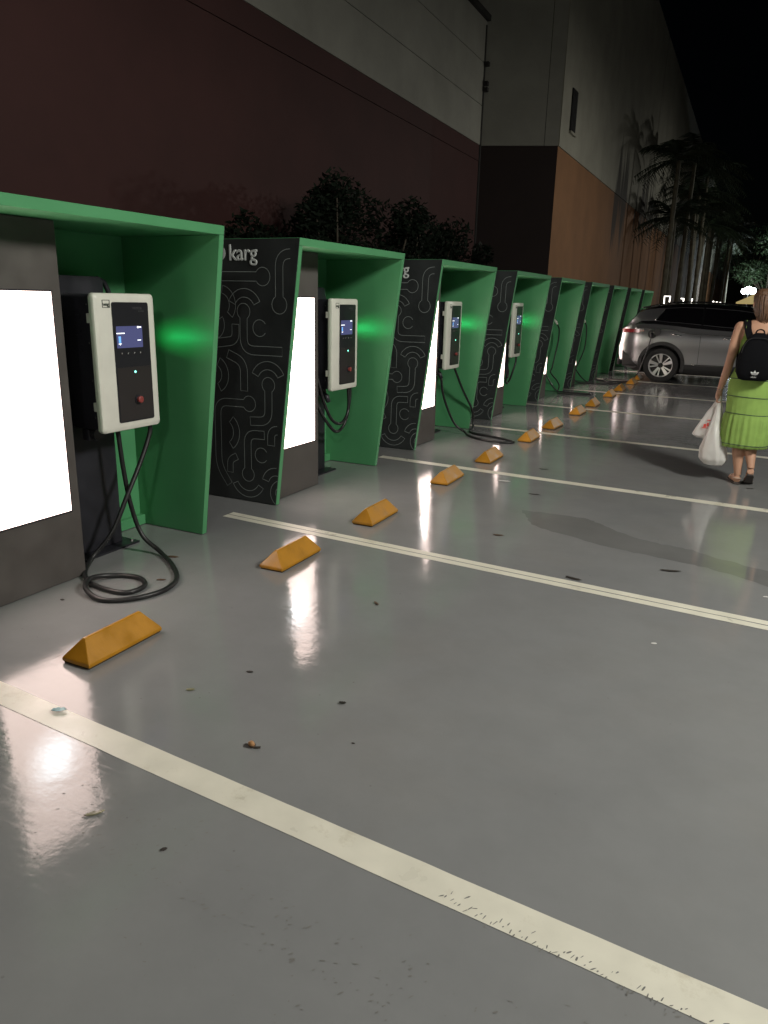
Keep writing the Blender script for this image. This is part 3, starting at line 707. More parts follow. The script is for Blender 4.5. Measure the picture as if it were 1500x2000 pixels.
REAR = [(.20,-2.36),(.27,-2.46),(.45,-2.695),(.60,-2.705),(.72,-2.715),(.86,-2.66),(.98,-2.665),(1.06,-2.645),(1.13,-2.585),(1.25,-2.50),(1.36,-2.42),(1.47,-2.335),(1.6,-2.25)]
def rearx(z): return lerp_tab(REAR, z)
LEV = 12
def car_pt(x, v):
    """surface point on the near side: v 0 sill ... 1 roof centre (returns half-width offset and height)"""
    zt = lerp_tab(TOP, x); zb = min(lerp_tab(BELT, x), zt-.02); zw = min(lerp_tab(WBOT, x), zt-.012); hw = halfw(x)
    cab = max(0.0, min(1.0, (zt-zw-.02)/.35))           # 1 in the cabin, 0 on the bonnet
    zr = zt-.075*cab-.012                                 # roof rail height
    zr = max(zr, zw+.004)
    tum = hw-.03-.19*cab*(zr-zw)/.36                       # tumblehome
    P = [(0.0, hw-.06, .215), (.06, hw-.02, .30), (.14, hw-.012, .42), (.24, hw-.022, .52), (.34, hw-.006, .68), (.44, hw, .82), (.53, hw-.008, zb-.015), (.56, hw-.022, zb+.006), (.64, hw-.045, zw),
         (.80, tum, zr), (.86, tum-.05*cab-.02, zr+.03*cab+.004), (.93, tum*.6, zt-.018*cab-.004), (1.0, 0.0, zt)]
    for k in range(len(P)):
        if P[k][2] > zt: P[k] = (P[k][0], P[k][1], zt-.001*(len(P)-k))
    for (a, ya, za), (b_, yb_, zb_) in zip(P, P[1:]):
        if v <= b_: t = (v-a)/(b_-a); return (ya+(yb_-ya)*t, za+(zb_-za)*t)
    return P[-1][1:]
VS = [0.0,.06,.14,.24,.34,.44,.53,.56,.64,.72,.80,.86,.93,1.0]
XS = [-2.72,-2.69,-2.64,-2.56,-2.46,-2.36,-2.25,-2.1]+[-2.0+.1*k for k in range(34)]+[1.42,1.52,1.62,1.72,1.82,1.90,1.96,1.985]
mb = MB(); grid = []
for x in XS:
    ring = []
    for v in VS:
        yy, z = car_pt(x, v)
        xx = max(x, rearx(z)) if x < -2.0 else x
        ring.append((xx, -yy, z))
    full = ring + [(p[0], -p[1], p[2]) for p in ring[-2::-1]]
    grid.append(full)
k = len(grid[0]); vs = [p for q in grid for p in q]; fs = []
for i in range(len(grid)-1):
    for j in range(k-1): fs.append((i*k+j, i*k+j+1, (i+1)*k+j+1, (i+1)*k+j))
    fs.append((i*k+k-1, i*k, (i+1)*k, (i+1)*k+k-1))
half = len(VS)
for base in (0, (len(grid)-1)*k):
    for j in range(half-1):
        a, b_, c, d = base+j, base+j+1, base+k-2-j, base+k-1-j
        fs.append((a, b_, c, d) if b_ != c else (a, b_, d))
mb.add(vs, fs)
body = mb.build('body', PAINTC, car)
bm = bmesh.new(); bm.from_mesh(body.data); bmesh.ops.remove_doubles(bm, verts=bm.verts, dist=.0004); bmesh.ops.dissolve_degenerate(bm, edges=bm.edges, dist=.0002); bmesh.ops.recalc_face_normals(bm, faces=bm.faces); bm.to_mesh(body.data); bm.free()
WX = (-1.83, .92); WR = .343; WZ = .343
cut = MB()
for x in WX:
    for s in (-1, 1):
        q = [(x+.405*math.cos(2*math.pi*j/40), WZ+.02+.405*math.sin(2*math.pi*j/40)) for j in range(40)]
        cut.prism(q, s*.60, s*1.2)
cuto = cut.build('cutter', None, car)
bo = body.modifiers.new('b', 'BOOLEAN'); bo.operation = 'DIFFERENCE'; bo.object = cuto; bo.solver = 'EXACT'
apply_mods(body); bpy.data.objects.remove(cuto)
if not body.data.materials: body.data.materials.append(PAINTC)
body.data.materials.clear(); body.data.materials.append(PAINTC); body.data.materials.append(CBLK); body.data.materials.append(CPLA)
for p in body.data.polygons:
    c = p.center; p.material_index = 0
    zt = lerp_tab(TOP, c.x)
    if c.x < .9 and c.z > zt-.10 and c.z > 1.3 and c.x > -2.34: p.material_index = 1
    if c.z < .33 or (abs(c.y) < .80 and c.z < .60 and -2.3 < c.x < 1.4): p.material_index = 2
autosmooth(body.data, 38)
def surf(x, v, off=.004, s=-1):
    yy, z = car_pt(x, v); return (x, s*(yy+off), z)
def patch(name, mtl, pts, nu=14, nv=5, off=.004, s=-1, parent=car, th=.0):
    """quad patch on the car side; pts = 4 corners (x, v): low rear, low front, top front, top rear"""
    a, b_, c, d = pts; mb = MB(); vs = []
    for j in range(nv+1):
        for i in range(nu+1):
            u, t = i/nu, j/nv
            x = (a[0]*(1-u)+b_[0]*u)*(1-t)+(d[0]*(1-u)+c[0]*u)*t
            v = (a[1]*(1-u)+b_[1]*u)*(1-t)+(d[1]*(1-u)+c[1]*u)*t
            vs.append(surf(x, v, off, s))
    mb.add(vs, [(j*(nu+1)+i, j*(nu+1)+i+1, (j+1)*(nu+1)+i+1, (j+1)*(nu+1)+i) for j in range(nv) for i in range(nu)])
    return mb.build(name, mtl, parent, smooth=True)
for s in (-1, 1):
    patch('side_window', CGLS, [(-2.03,.655),(-1.16,.655),(-1.16,.795),(-1.86,.795)], s=s)
    patch('side_window', CGLS, [(-1.13,.655),(-.12,.655),(-.14,.795),(-1.13,.795)], s=s)
    patch('side_window', CGLS, [(-.08,.655),(.70,.655),(.18,.795),(-.10,.795)], s=s)
    patch('window_surround', CBLK, [(-2.42,.615),(.80,.615),(.80,.652),(-2.30,.652)], nu=24, nv=2, s=s, off=.006)
    patch('pillar', CBLK, [(-1.16,.652),(-1.13,.652),(-1.13,.80),(-1.16,.80)], nu=2, s=s, off=.006)
    patch('pillar', CBLK, [(-.12,.652),(-.08,.652),(-.10,.80),(-.14,.80)], nu=2, s=s, off=.006)
    mbx = MB(); mbx.tube([surf(-2.035+.17*t/6, .655+.14*t/6, .008, s) for t in range(7)], .009, 6); mbx.build('quarter_trim', CHRM, car, smooth=True)
    mbx = MB(); mbx.tube([surf(-2.40+3.1*t/40, .556, .006, s) for t in range(41)], .007, 6); mbx.build('shoulder_trim', CHRM, car, smooth=True)
    # lower cladding, sill strip
    patch('sill_cladding', CPLA, [(-1.42,.0),(.50,.0),(.50,.115),(-1.40,.115)], nu=20, nv=4, s=s, off=.012)
    mbx = MB(); mbx.tube([surf(-1.25+1.65*t/20, .116, .016, s) for t in range(21)], .011, 6); mbx.build('sill_strip', CHRM, car, smooth=True)
    for x in (-1.60, -.63):
        mbx = MB(); mbx.tube([surf(x-.10, .505, .004, s), surf(x-.085, .505, .028, s), surf(x+.075, .505, .028, s), surf(x+.10, .505, .004, s)], .012, 8); mbx.build('door_handle', CHRM, car, smooth=True)
    for x in (-1.14, -.10):
        mbx = MB(); mbx.tube([surf(x+.0*t, .12+.44*t/10, .0012, s) for t in range(11)], .0035, 5); mbx.build('door_seam', CPLA, car)
    for x in WX:
        mbx = MB(); ri, ro = [], []
        k = 36; RI, RO = .385, .455
        vs = []
        for j in range(k+1):
            a = R(-18+216*j/k)
            for rad, dy in ((RI, .010), (RO, .010), (RO, .0), (RI, -.05)):
                xx, zz = x+rad*math.cos(a), WZ+.02+rad*math.sin(a)
                yy = halfw(xx)-(.0 if zz > .5 else .012)
                vs.append((xx, s*(yy+dy), zz))
        fs = [(4*j+q, 4*j+(q+1) % 4, 4*j+4+(q+1) % 4, 4*j+4+q) for j in range(k) for q in range(4)]
        mbx.add(vs, fs); mbx.build('wheel_arch', CPLA, car)
    for x in WX:
        wc = (x, s*(CHW-.115), WZ)
        mbx = MB(); prof = [(.225,-.10),(.30,-.115),(.335,-.10),(WR,-.06),(WR,.06),(.335,.10),(.30,.115),(.225,.10)]
        k = 40; mbx.rings([[(wc[0]+r*math.cos(2*math.pi*j/k), wc[1]+dy, wc[2]+r*math.sin(2*math.pi*j/k)) for j in range(k)] for r, dy in prof], cap=False)
        ty = mbx.build('wheel', TYRE, car); autosmooth(ty.data, 50)
        mbx = MB(); mbx.rings([[(wc[0]+r*math.cos(2*math.pi*j/k), wc[1]+s*dy, wc[2]+r*math.sin(2*math.pi*j/k)) for j in range(k)] for r, dy in ((.238,.098),(.232,.108),(.222,.105),(.215,.03))], cap=False)
        mbx.build('rim', RIMS, ty, smooth=True)
        mbx = MB(); mbx.disc((wc[0], wc[1]+s*.02, wc[2]), .225, 'y', s*.012, 32); mbx.build('rim_back', RIMB, ty)
        for q in range(5):
            a = 2*math.pi*q/5+.35
            for da, w0, w1, M_ in ((0, .018, .036, RIMS), (.46, .010, .013, RIMS)):
                mbx = MB(); e = Vector((math.cos(a+da), 0, math.sin(a+da))); n_ = Vector((-e.z, 0, e.x)); c = Vector(wc)
                P = [c+e*.045+n_*w0, c+e*.226+n_*w1, c+e*.226-n_*w1, c+e*.045-n_*w0]
                mbx.add([(p.x, wc[1]+s*(.085 if i in (0, 3) else .098), p.z) for i, p in enumerate(P)]+[(p.x, wc[1]+s*.055, p.z) for p in P], [(0,1,2,3),(7,6,5,4),(0,4,5,1),(1,5,6,2),(2,6,7,3),(3,7,4,0)])
                mbx.build('spoke', M_, ty)
        mbx = MB(); mbx.disc((wc[0], wc[1]+s*.05, wc[2]), .05, 'y', s*.045, 20); mbx.build('hub', RIMB, ty)
    # tail lamp wrapping the corner
    mbx = MB(); vs = []
    LX = [-2.645,-2.60,-2.52,-2.42,-2.32,-2.22]
    for i, x in enumerate(LX):
        for z in ((.975-.0*i, 1.045) if i else (.96, 1.05)):
            xx = max(x, rearx(z)-.012) if i == 0 else x
            vs.append((xx, s*(halfw(x)+.008), z if i < 5 else (z-.99)*.4+1.01))
    mbx.add(vs, [(2*i, 2*i+2, 2*i+3, 2*i+1) for i in range(len(LX)-1)]); mbx.build('tail_lamp', TAIL, car)
    # black lower corner of the bumper
    mbx = MB(); P = [(-2.62,.60),(-2.34,.36),(-2.26,.30),(-2.38,.245),(-2.60,.30)]
    vs = [(x, s*(halfw(x)+.006), z) for x, z in P]; mbx.add(vs+[(x, s*(halfw(x)-.10), z) for x, z in P], [(0,1,2,3,4),(9,8,7,6,5)]+[(i, i+5, (i+1) % 5+5, (i+1) % 5) for i in range(5)]); mbx.build('bumper_corner', CPLA, car)
    mbx = MB(); mbx.tube([(-1.9+1.6*t/12, s*.60, lerp_tab(TOP, -1.9+1.6*t/12)+(.02 if 0 < t < 12 else -.01)) for t in range(13)], .013, 6); mbx.build('roof_rail', CBLK, car, smooth=True)
    mbx = MB(); mbx.rings([[(.55+dx+.0*j, s*(.98+.09*math.cos(2*math.pi*j/12)), 1.06+.065*math.sin(2*math.pi*j/12)) for j in range(12)] for dx in (0, .07)]); mbx.build('door_mirror', CBLK, car)
# tail: spoiler, rear window, lamp bar, bumper, plate
mb = MB(); mb.add([(-2.36,-.60,1.478),(-2.36,.60,1.478),(-2.02,.60,1.55),(-2.02,-.60,1.55),(-2.34,-.58,1.455),(-2.34,.58,1.455),(-2.05,.60,1.49),(-2.05,-.60,1.49)], [(0,1,2,3),(7,6,5,4),(0,4,5,1),(1,5,6,2),(2,6,7,3),(3,7,4,0)]); mb.build('spoiler', CBLK, car, bevel=.008)
mb = MB(); mb.add([(-2.615,-.62,1.11),(-2.615,.62,1.11),(-2.375,.55,1.43),(-2.375,-.55,1.43)], [(0,1,2,3)]); mb.build('rear_window', CGLS, car)
mb = MB(); mb.box(-2.685, -2.655, -.70, .70, .985, 1.04); mb.build('lamp_bar', TAIL, car, bevel=.008)
mb = MB(); mb.box(-2.725, -2.69, -.26, .26, .76, .87); mb.build('number_plate', mat('plate_white', (.6,.6,.58), .5), car)
mb = MB(); mb.box(-2.735, -2.68, -.66, .66, .30, .44); mb.build('bumper_insert', CPLA, car, bevel=.01)
mb = MB(); mb.box(-2.3, 1.6, -.62, .62, .16, .34); mb.build('underbody', CPLA, car)
mb = MB(); mb.add([(.85,-.66,1.085),(.85,.66,1.085),(.0,.56,1.505),(.0,-.56,1.505)], [(0,1,2,3)]); mb.build('windscreen', CGLS, car)
for s in (-1, 1):
    mb = MB(); mb.box(1.80, 1.955, s*.62-.16, s*.62+.16, .66, .76); mb.build('headlight', TAILW, car, bevel=.02)
mb = MB(); mb.box(1.96, 2.0, -.5, .5, .32, .55); mb.build('front_grille', CPLA, car, bevel=.01)
# open charging flap with its socket
fl = MB(); fl.disc((-2.055, -CHW-.0025, .955), .085, 'y', -.004, 24); flo = fl.build('charge_port', CPLA, car)
fl = MB(); fl.disc((-2.055, -CHW-.0066, .955), .045, 'y', -.012, 20); fl.build('socket', CBLK, flo)
fl = MB(); fl.disc((-1.955, -CHW-.05, 1.0), .07, 'y', -.008, 20); fl.build('flap', CPLA, flo)
tag(car, 'silver grey sport utility car with black roof, plugged in beyond the woman', 'car')

# ------------------------------------------------------------------ woman walking away
SKIN = vary(mat('skin', (.52, .30, .20), .55, spec=.3), 12, .08)
HAIRM = vary(mat('brown_hair', (.14, .075, .042), .38), 30, .6, stretch=(8, 8, 1), bump=.5, bscale=60)
DRESS = vary(mat('lime_cotton', (.26, .41, .10), .85, spec=.2), 14, .10, bump=.12, bscale=160)
TRIM = mat('dress_trim', (.045, .075, .05), .8)
BAGK = vary(mat('black_canvas', (.005, .0055, .007), .9, spec=.12), 40, .3, bump=.15, bscale=300)
SAND = mat('sandal_beige', (.55, .42, .32), .5)
SOLE = mat('sandal_sole', (.06, .05, .045), .8)
wo = empty('person', (-.04, 7.2, 0))
B = MB()
def limb(pts, rs, k=14):
    P = [Vector(p) for p in pts]; C = catmull(P, 5); rr = []
    for i in range(len(rs)-1):
        for j in range(5): rr.append(rs[i]+(rs[i+1]-rs[i])*j/5)
    rr.append(rs[-1]); B.tube(C, rr, k)
def ball(c, r, k=14):
    B.rings([[ (c[0]+r[0]*math.sin(math.pi*i/10)*math.cos(2*math.pi*j/k), c[1]+r[1]*math.sin(math.pi*i/10)*math.sin(2*math.pi*j/k), c[2]+r[2]*math.cos(math.pi*i/10)) for j in range(k)] for i in range(1, 10)])
# torso
B.rings([ell(-.0,.0,z,rx,ry) for z, rx, ry in ((.70,.155,.11),(.82,.165,.115),(.92,.15,.10),(1.03,.125,.085),(1.14,.135,.095),(1.25,.150,.10),(1.33,.160,.085),(1.375,.135,.065),(1.41,.075,.05))])
ball((-.155,.0,1.345),(.05,.05,.05)); ball((.155,.0,1.345),(.05,.05,.05))
limb([(0,.0,1.37),(-.003,.008,1.43),(-.008,.015,1.47)],[.052,.047,.048])
# head turned a little to the left
hd = Vector((-.012,.02,1.545)); TR = R(24)
def hp(x, y, z):   # head space: y forward
    return (hd.x+x*math.cos(TR)-y*math.sin(TR), hd.y+x*math.sin(TR)+y*math.cos(TR), hd.z+z)
def hball(c, r, k=16):
    B.rings([[hp(c[0]+r[0]*math.sin(math.pi*i/12)*math.cos(2*math.pi*j/k), c[1]+r[1]*math.sin(math.pi*i/12)*math.sin(2*math.pi*j/k), c[2]+r[2]*math.cos(math.pi*i/12)) for j in range(k)] for i in range(1, 12)])
hball((0,0,.015),(.072,.088,.098)); hball((0,.035,-.045),(.055,.055,.062)); hball((0,.088,-.018),(.010,.014,.018)); hball((0,.078,-.058),(.022,.010,.007))
hball((-.073,.0,-.012),(.009,.02,.031)); hball((.073,.0,-.012),(.009,.02,.031))
hball((-.028,.078,.012),(.014,.008,.008)); hball((.028,.078,.012),(.014,.008,.008))
# arms
limb([(-.158,0,1.35),(-.178,-.008,1.24),(-.192,-.02,1.13),(-.203,-.018,1.05),(-.222,.0,.94),(-.243,.022,.845),(-.250,.03,.805)],[.047,.045,.039,.036,.034,.026,.023])
limb([(.158,0,1.35),(.180,0,1.24),(.195,-.01,1.13),(.205,-.01,1.05),(.222,.02,.94),(.235,.055,.845),(.238,.062,.805)],[.047,.045,.039,.036,.034,.026,.023])
def hand(wx_, wy, wz, s):
    """palm, four curled fingers and a thumb; s=-1 left hand (thumb forward)"""
    limb([(wx_,wy,wz),(wx_+s*.004,wy+.004,wz-.04),(wx_+s*.004,wy+.006,wz-.075)],[.023,.027,.026],10)
    limb([(wx_+s*.004,wy+.022,wz-.045),(wx_+s*.004,wy+.018,wz-.075)],[.018,.017],8)
    limb([(wx_+s*.004,wy-.018,wz-.045),(wx_+s*.004,wy-.018,wz-.075)],[.017,.016],8)
    for q, (dy, l) in enumerate(((.028,.9),(.010,1.0),(-.009,.95),(-.027,.75))):
        limb([(wx_+s*.004,wy+dy,wz-.07),(wx_+s*.012,wy+dy,wz-.07-.030*l),(wx_-s*.004,wy+dy,wz-.07-.048*l),(wx_-s*.024,wy+dy,wz-.07-.038*l)],[.0098,.0092,.0085,.0072],8)
    limb([(wx_,wy+.024,wz-.02),(wx_-s*.012,wy+.046,wz-.05),(wx_-s*.020,wy+.040,wz-.085)],[.0125,.0110,.0085],8)
hand(-.250,.03,.805,-1); hand(.238,.062,.805,1)
# legs: left planted, right heel lifting
limb([(-.085,0,.76),(-.075,.02,.60),(-.055,.035,.46),(-.035,.012,.34),(-.027,-.004,.27),(-.012,-.012,.14),(-.004,-.014,.075)],[.085,.074,.055,.052,.051,.034,.028])
limb([(.085,0,.76),(.075,.05,.60),(.075,.085,.46),(.070,.03,.35),(.070,-.005,.29),(.085,-.055,.20),(.092,-.075,.155)],[.085,.074,.055,.051,.049,.033,.028])
limb([(-.004,-.035,.040),(-.010,.0,.045),(-.030,.07,.035),(-.05,.14,.026),(-.056,.175,.022)],[.031,.032,.031,.028,.016],12)
limb([(.092,-.09,.135),(.092,-.06,.12),(.088,-.01,.07),(.084,.045,.034),(.082,.10,.024)],[.029,.030,.030,.029,.016],12)
for q in range(4):
    limb([(-.07+.016*q,.165,.018),(-.074+.016*q,.195-.006*abs(q-1),.016)],[.010,.008],6)
    limb([(.058+.016*q,.085,.020),(.058+.016*q,.115-.004*abs(q-1),.016)],[.010,.008],6)
bodyp = B.build('body', SKIN, wo)
rm = bodyp.modifiers.new('r', 'REMESH'); rm.mode = 'VOXEL'; rm.voxel_size = .0052; rm.use_smooth_shade = True
sm = bodyp.modifiers.new('s', 'SMOOTH'); sm.iterations = 3; sm.factor = .5
apply_mods(bodyp); bodyp.data.materials.clear(); bodyp.data.materials.append(SKIN)
# eyes stay tiny dark almonds
mb = MB()
for sx_ in (-.028, .028): mb.rings([[hp(sx_+.010*math.sin(math.pi*i/6)*math.cos(2*math.pi*j/10), .084, .012+.006*math.cos(math.pi*i/6)) for j in range(10)] for i in range(1, 6)])
mb.build('eyes', mat('eye_dark', (.03,.02,.015), .2), wo)
# hair: back cap pulled behind the ear, falling to the nape
mb = MB(); k = 40; RG = []
def hring(z, f, rad_x, rad_y, cy_h, seed):
    q = []
    for j in range(k):
        t = R(-205+230*j/(k-1)) if f else 0
        a = -math.pi*.5 + (j/(k-1)-.5)*f
        wv = 1+.035*math.sin(j*2.1+seed)+.02*math.sin(j*5.3+z*40)
        q.append(hp(rad_x*wv*math.cos(a), cy_h+rad_y*wv*math.sin(a), z))
    return q
cap = [(.118,6.0,.030,.036,.0),(.108,6.0,.052,.062,-.002),(.085,5.7,.072,.086,-.004),(.055,4.6,.080,.094,-.006),(.02,3.9,.081,.097,-.008),(-.02,3.5,.080,.098,-.010),(-.06,3.3,.076,.096,-.012),(-.09,3.0,.066,.088,-.012),(-.115,2.7,.056,.078,-.010),(-.132,2.4,.045,.062,-.010)]
outer = [hring(z, f, a, b_, c, i) for i, (z, f, a, b_, c) in enumerate(cap)]
inner = [hring(z-.004, f, a*.86, b_*.86, c, i) for i, (z, f, a, b_, c) in enumerate(cap)]
vs = [v for q in outer for v in q]+[v for q in inner for v in q]; n1_ = len(outer)*k; fs = []
for i in range(len(outer)-1):
    for j in range(k-1):
        fs.append((i*k+j, i*k+j+1, (i+1)*k+j+1, (i+1)*k+j)); fs.append((n1_+i*k+j, n1_+(i+1)*k+j, n1_+(i+1)*k+j+1, n1_+i*k+j+1))
    fs.append((i*k, (i+1)*k, n1_+(i+1)*k, n1_+i*k)); fs.append((i*k+k-1, n1_+i*k+k-1, n1_+(i+1)*k+k-1, (i+1)*k+k-1))
fs.append(tuple(range(k))); e0 = (len(outer)-1)*k
for j in range(k-1): fs.append((e0+j, e0+j+1, n1_+e0+j+1, n1_+e0+j))
mb.add(vs, fs); mb.build('hair', HAIRM, wo, smooth=True)
mb = MB(); rnd = random.Random(2)
for q in range(46):
    a = -math.pi/2+rnd.uniform(-1.2, 1.35); r_ = .084
    P = [hp(.074*math.cos(a), -.006+.09*math.sin(a), .07), hp(.083*math.cos(a), -.01+.1*math.sin(a), .0), hp(.072*math.cos(a+.05), -.012+.096*math.sin(a+.05), -.07), hp(.050*math.cos(a+rnd.uniform(-.1,.2)), -.01+.082*math.sin(a), rnd.uniform(-.165,-.115))]
    mb.tube(catmull(P, 4), [.007]*9+[.006,.005,.004,.002], 5)
mb.build('hair_strands', HAIRM, wo, smooth=True)
# dress: yoke, three bands and a gathered flounce, dark seam tapes between
def dring(z, rx, ry, pl=0.0, n=26, cx=0.0, cy=0.0, k=96):
    q = []
    for j in range(k):
        a = 2*math.pi*j/k; wv = 1+pl*(math.sin(n*a+.8*noise.noise(Vector((2*math.cos(a), 2*math.sin(a), 1))))+.6*math.sin(n*.63*a+1.3))+.008*math.sin(3*a+z*9)+.022*noise.noise(Vector((2.3*math.cos(a)+4, 2.3*math.sin(a), z*4.5)))+.010*noise.noise(Vector((6*math.cos(a), 6*math.sin(a), z*11)))
        q.append((cx+rx*wv*math.cos(a), cy+ry*wv*math.sin(a), z))
    return q
DP = [(1.275,.148,.103,0),(1.2,.146,.106,0),(1.10,.142,.103,0),(1.03,.146,.105,0),(.97,.165,.118,0),(.919,.184,.130,.004),(.85,.188,.134,.006),(.771,.186,.134,.005),(.70,.183,.133,.006),(.628,.178,.130,.006),(.605,.186,.137,.024),(.55,.192,.143,.034),(.47,.195,.147,.036),(.40,.193,.147,.036),(.358,.191,.146,.032),(.332,.189,.145,.032)]
mb = MB(); k = 96
O = [dring(*d[:3], d[3]) for d in DP]; I = [dring(d[0], d[1]-.004, d[2]-.004, d[3]) for d in DP]
vs = [v for q in O for v in q]+[v for q in I for v in q]; n1_ = len(O)*k; fs = []
for i in range(len(O)-1):
    for j in range(k):
        j2 = (j+1) % k; fs += [(i*k+j, i*k+j2, (i+1)*k+j2, (i+1)*k+j), (n1_+i*k+j2, n1_+i*k+j, n1_+(i+1)*k+j, n1_+(i+1)*k+j2)]
for e0 in (0, (len(O)-1)*k):
    for j in range(k): j2 = (j+1) % k; fs.append((e0+j, n1_+e0+j, n1_+e0+j2, e0+j2))
mb.add(vs, fs); dr = mb.build('dress', DRESS, wo, smooth=True)
for z, rx, ry, pl in ((.919,.1855,.1315,.004),(.771,.1875,.1355,.005),(.624,.181,.133,.008),(.360,.1925,.1475,.032)):
    mb = MB(); mb.tube([(p[0], p[1], z+.004*math.sin(j*.13)) for j, p in enumerate(dring(z, rx, ry, pl))], .0036, 6, closed=True); mb.build('seam_tape', TRIM, dr)
for s in (-1, 1):
    mb = MB(); mb.tube(catmull([(s*.105,-.09,1.27),(s*.112,-.07,1.34),(s*.115,-.01,1.395),(s*.11,.06,1.36),(s*.10,.095,1.27)], 5), .011, 8); mb.build('shoulder_strap', DRESS, dr, smooth=True)
# sandals
def sandal(P, up_, w_, name='sandal'):
    """sole following the foot line P with width list w_"""
    P = [Vector(p) for p in P]; mb = MB(); up_ = Vector(up_); vs = []; n = len(P)
    for i, p in enumerate(P):
        t = (P[min(i+1, n-1)]-P[max(i-1, 0)]).normalized(); sd_ = t.cross(Vector((0,0,1))).normalized(); nn = sd_.cross(t).normalized()
        for s, h in ((-1,0),(1,0),(1,-.014),(-1,-.014)): vs.append(p+sd_*s*w_[i]+nn*h)
    fs = [(4*i+q, 4*i+(q+1) % 4, 4*i+4+(q+1) % 4, 4*i+4+q) for i in range(n-1) for q in range(4)]+[(3,2,1,0),(4*n-4,4*n-3,4*n-2,4*n-1)]
    mb.add(vs, fs); return mb.build(name, SOLE if name == 'sandal' else SAND, wo, bevel=.003)
s1_ = sandal([(-.002,-.068,.016),(-.006,-.02,.016),(-.022,.05,.016),(-.042,.12,.016),(-.055,.18,.016),(-.06,.205,.016)], (0,0,1), [.022,.031,.033,.040,.036,.016])
s2_ = sandal([(.094,-.122,.118),(.093,-.095,.098),(.090,-.04,.048),(.086,.015,.018),(.083,.08,.0165),(.082,.125,.0165)], (0,0,1), [.020,.032,.033,.041,.037,.016])
for c, s_ in (((-.028,.075,.03), s1_), ((.086,.03,.03), s2_)):
    mb = MB(); mb.tube([(c[0]-.036,c[1],c[2]-.010),(c[0]-.026,c[1]+.004,c[2]+.028),(c[0],c[1]+.006,c[2]+.042),(c[0]+.026,c[1]+.004,c[2]+.028),(c[0]+.036,c[1],c[2]-.010)], .006, 6); mb.build('strap', SAND, s_, smooth=True)
mb = MB(); mb.tube([(-.004-.031*math.cos(a),-.03-.03*math.sin(a),.052+.006*math.sin(a)) for a in [math.pi*2*j/16 for j in range(16)]], .005, 6, closed=True); mb.build('ankle_strap', SAND, s1_)
mb = MB(); mb.tube([(-.2495+.0265*math.cos(2*math.pi*j/18),.030+.0265*math.sin(2*math.pi*j/18),.812) for j in range(18)], .0028, 6, closed=True); mb.build('bracelet', CHRM, wo)
tag(wo, 'woman seen from behind walking away in a lime green dress and sandals', 'person')

# backpack on her back
bk = empty('backpack', (-.04, 7.2-.115, .92))
prof = [(.0,.085,.055),(.012,.118,.085),(.06,.140,.10),(.13,.146,.108),(.20,.140,.105),(.27,.122,.095),(.33,.095,.078),(.37,.062,.058),(.388,.03,.035)]
mb = MB(); mb.rings([[(rx*math.copysign(abs(math.cos(a))**.62, math.cos(a)), -.06+ry*.72*math.copysign(abs(math.sin(a))**.62, math.sin(a)), z) for a in [2*math.pi*j/36 for j in range(36)]] for z, rx, ry in prof])
sack = mb.build('sack', BAGK, bk, smooth=True)
for s in (-1, 1):
    mb = MB(); P = catmull([(s*.07,-.01,.345),(s*.095,.03,.405),(s*.105,.075,.465),(s*.112,.13,.478),(s*.118,.185,.44),(s*.125,.20,.34),(s*.145,.14,.2),(s*.135,.02,.06)], 6)
    vs = []
    for i, p in enumerate(P):
        t = (P[min(i+1,len(P)-1)]-P[max(i-1,0)]).normalized(); sd_ = Vector((1,0,0)); sd_ = (sd_-t*sd_.dot(t)).normalized(); nn = t.cross(sd_)
        hw = .026 if i < 30 else .012
        vs += [p+sd_*hw+nn*.006, p-sd_*hw+nn*.006, p-sd_*hw-nn*.006, p+sd_*hw-nn*.006]
    n = len(P); mb.add(vs, [(4*i+q, 4*i+(q+1) % 4, 4*i+4+(q+1) % 4, 4*i+4+q) for i in range(n-1) for q in range(4)]+[(3,2,1,0),(4*n-4,4*n-3,4*n-2,4*n-1)]); mb.build('strap', BAGK, bk)
mb = MB(); mb.tube(catmull([(-.035,-.04,.375),(-.025,-.05,.405),(0,-.052,.415),(.025,-.05,.405),(.035,-.04,.375)], 5), .006, 8); mb.build('grab_handle', BAGK, bk, smooth=True)
mb = MB(); mb.tube([(.118*math.copysign(abs(math.cos(R(a)))**.6, math.cos(R(a)))*(1-.0*a), -.128, .20+.15*math.sin(R(a))) for a in range(10, 171, 10)], .003, 6); mb.build('zip', CPLA, sack)
# three-leaf emblem with the word below, printed low on the sack
WH = mat('print_white', (.72, .72, .72), .6)
lx, lz, ly = .005, .062, -.1415
mb = MB()
def leaf(cx, cz, a, l, w_):
    P = []; c, s = math.cos(R(a)), math.sin(R(a))
    for j in range(9): t = j/8; P.append((t*l, w_*math.sin(math.pi*t**.8)))
    for j in range(7, 0, -1): t = j/8; P.append((t*l, -w_*math.sin(math.pi*t**.8)))
    mb.prism([(cx+p[0]*c-p[1]*s, cz+p[0]*s+p[1]*c) for p in P], ly, ly-.0015)
leaf(lx, lz-.012, 90, .040, .010); leaf(lx-.003, lz-.010, 138, .038, .0095); leaf(lx+.003, lz-.010, 42, .038, .0095)
mb.build('emblem', WH, sack)
mb = MB()
for q in range(3): mb.box(lx-.03, lx+.03, ly-.0022, ly-.0017, lz-.0085+.0055*q, lz-.0065+.0055*q)
mb.build('emblem_bars', BAGK, sack)
text_mesh('emblem_word', 'adidas', .0165, WH, sack, (lx-.0245, ly-.0005, lz-.032), (R(90), 0, 0), ext=.0004, space=1.0)
tag(bk, 'small black backpack with white leaf emblem worn by the woman', 'backpack')

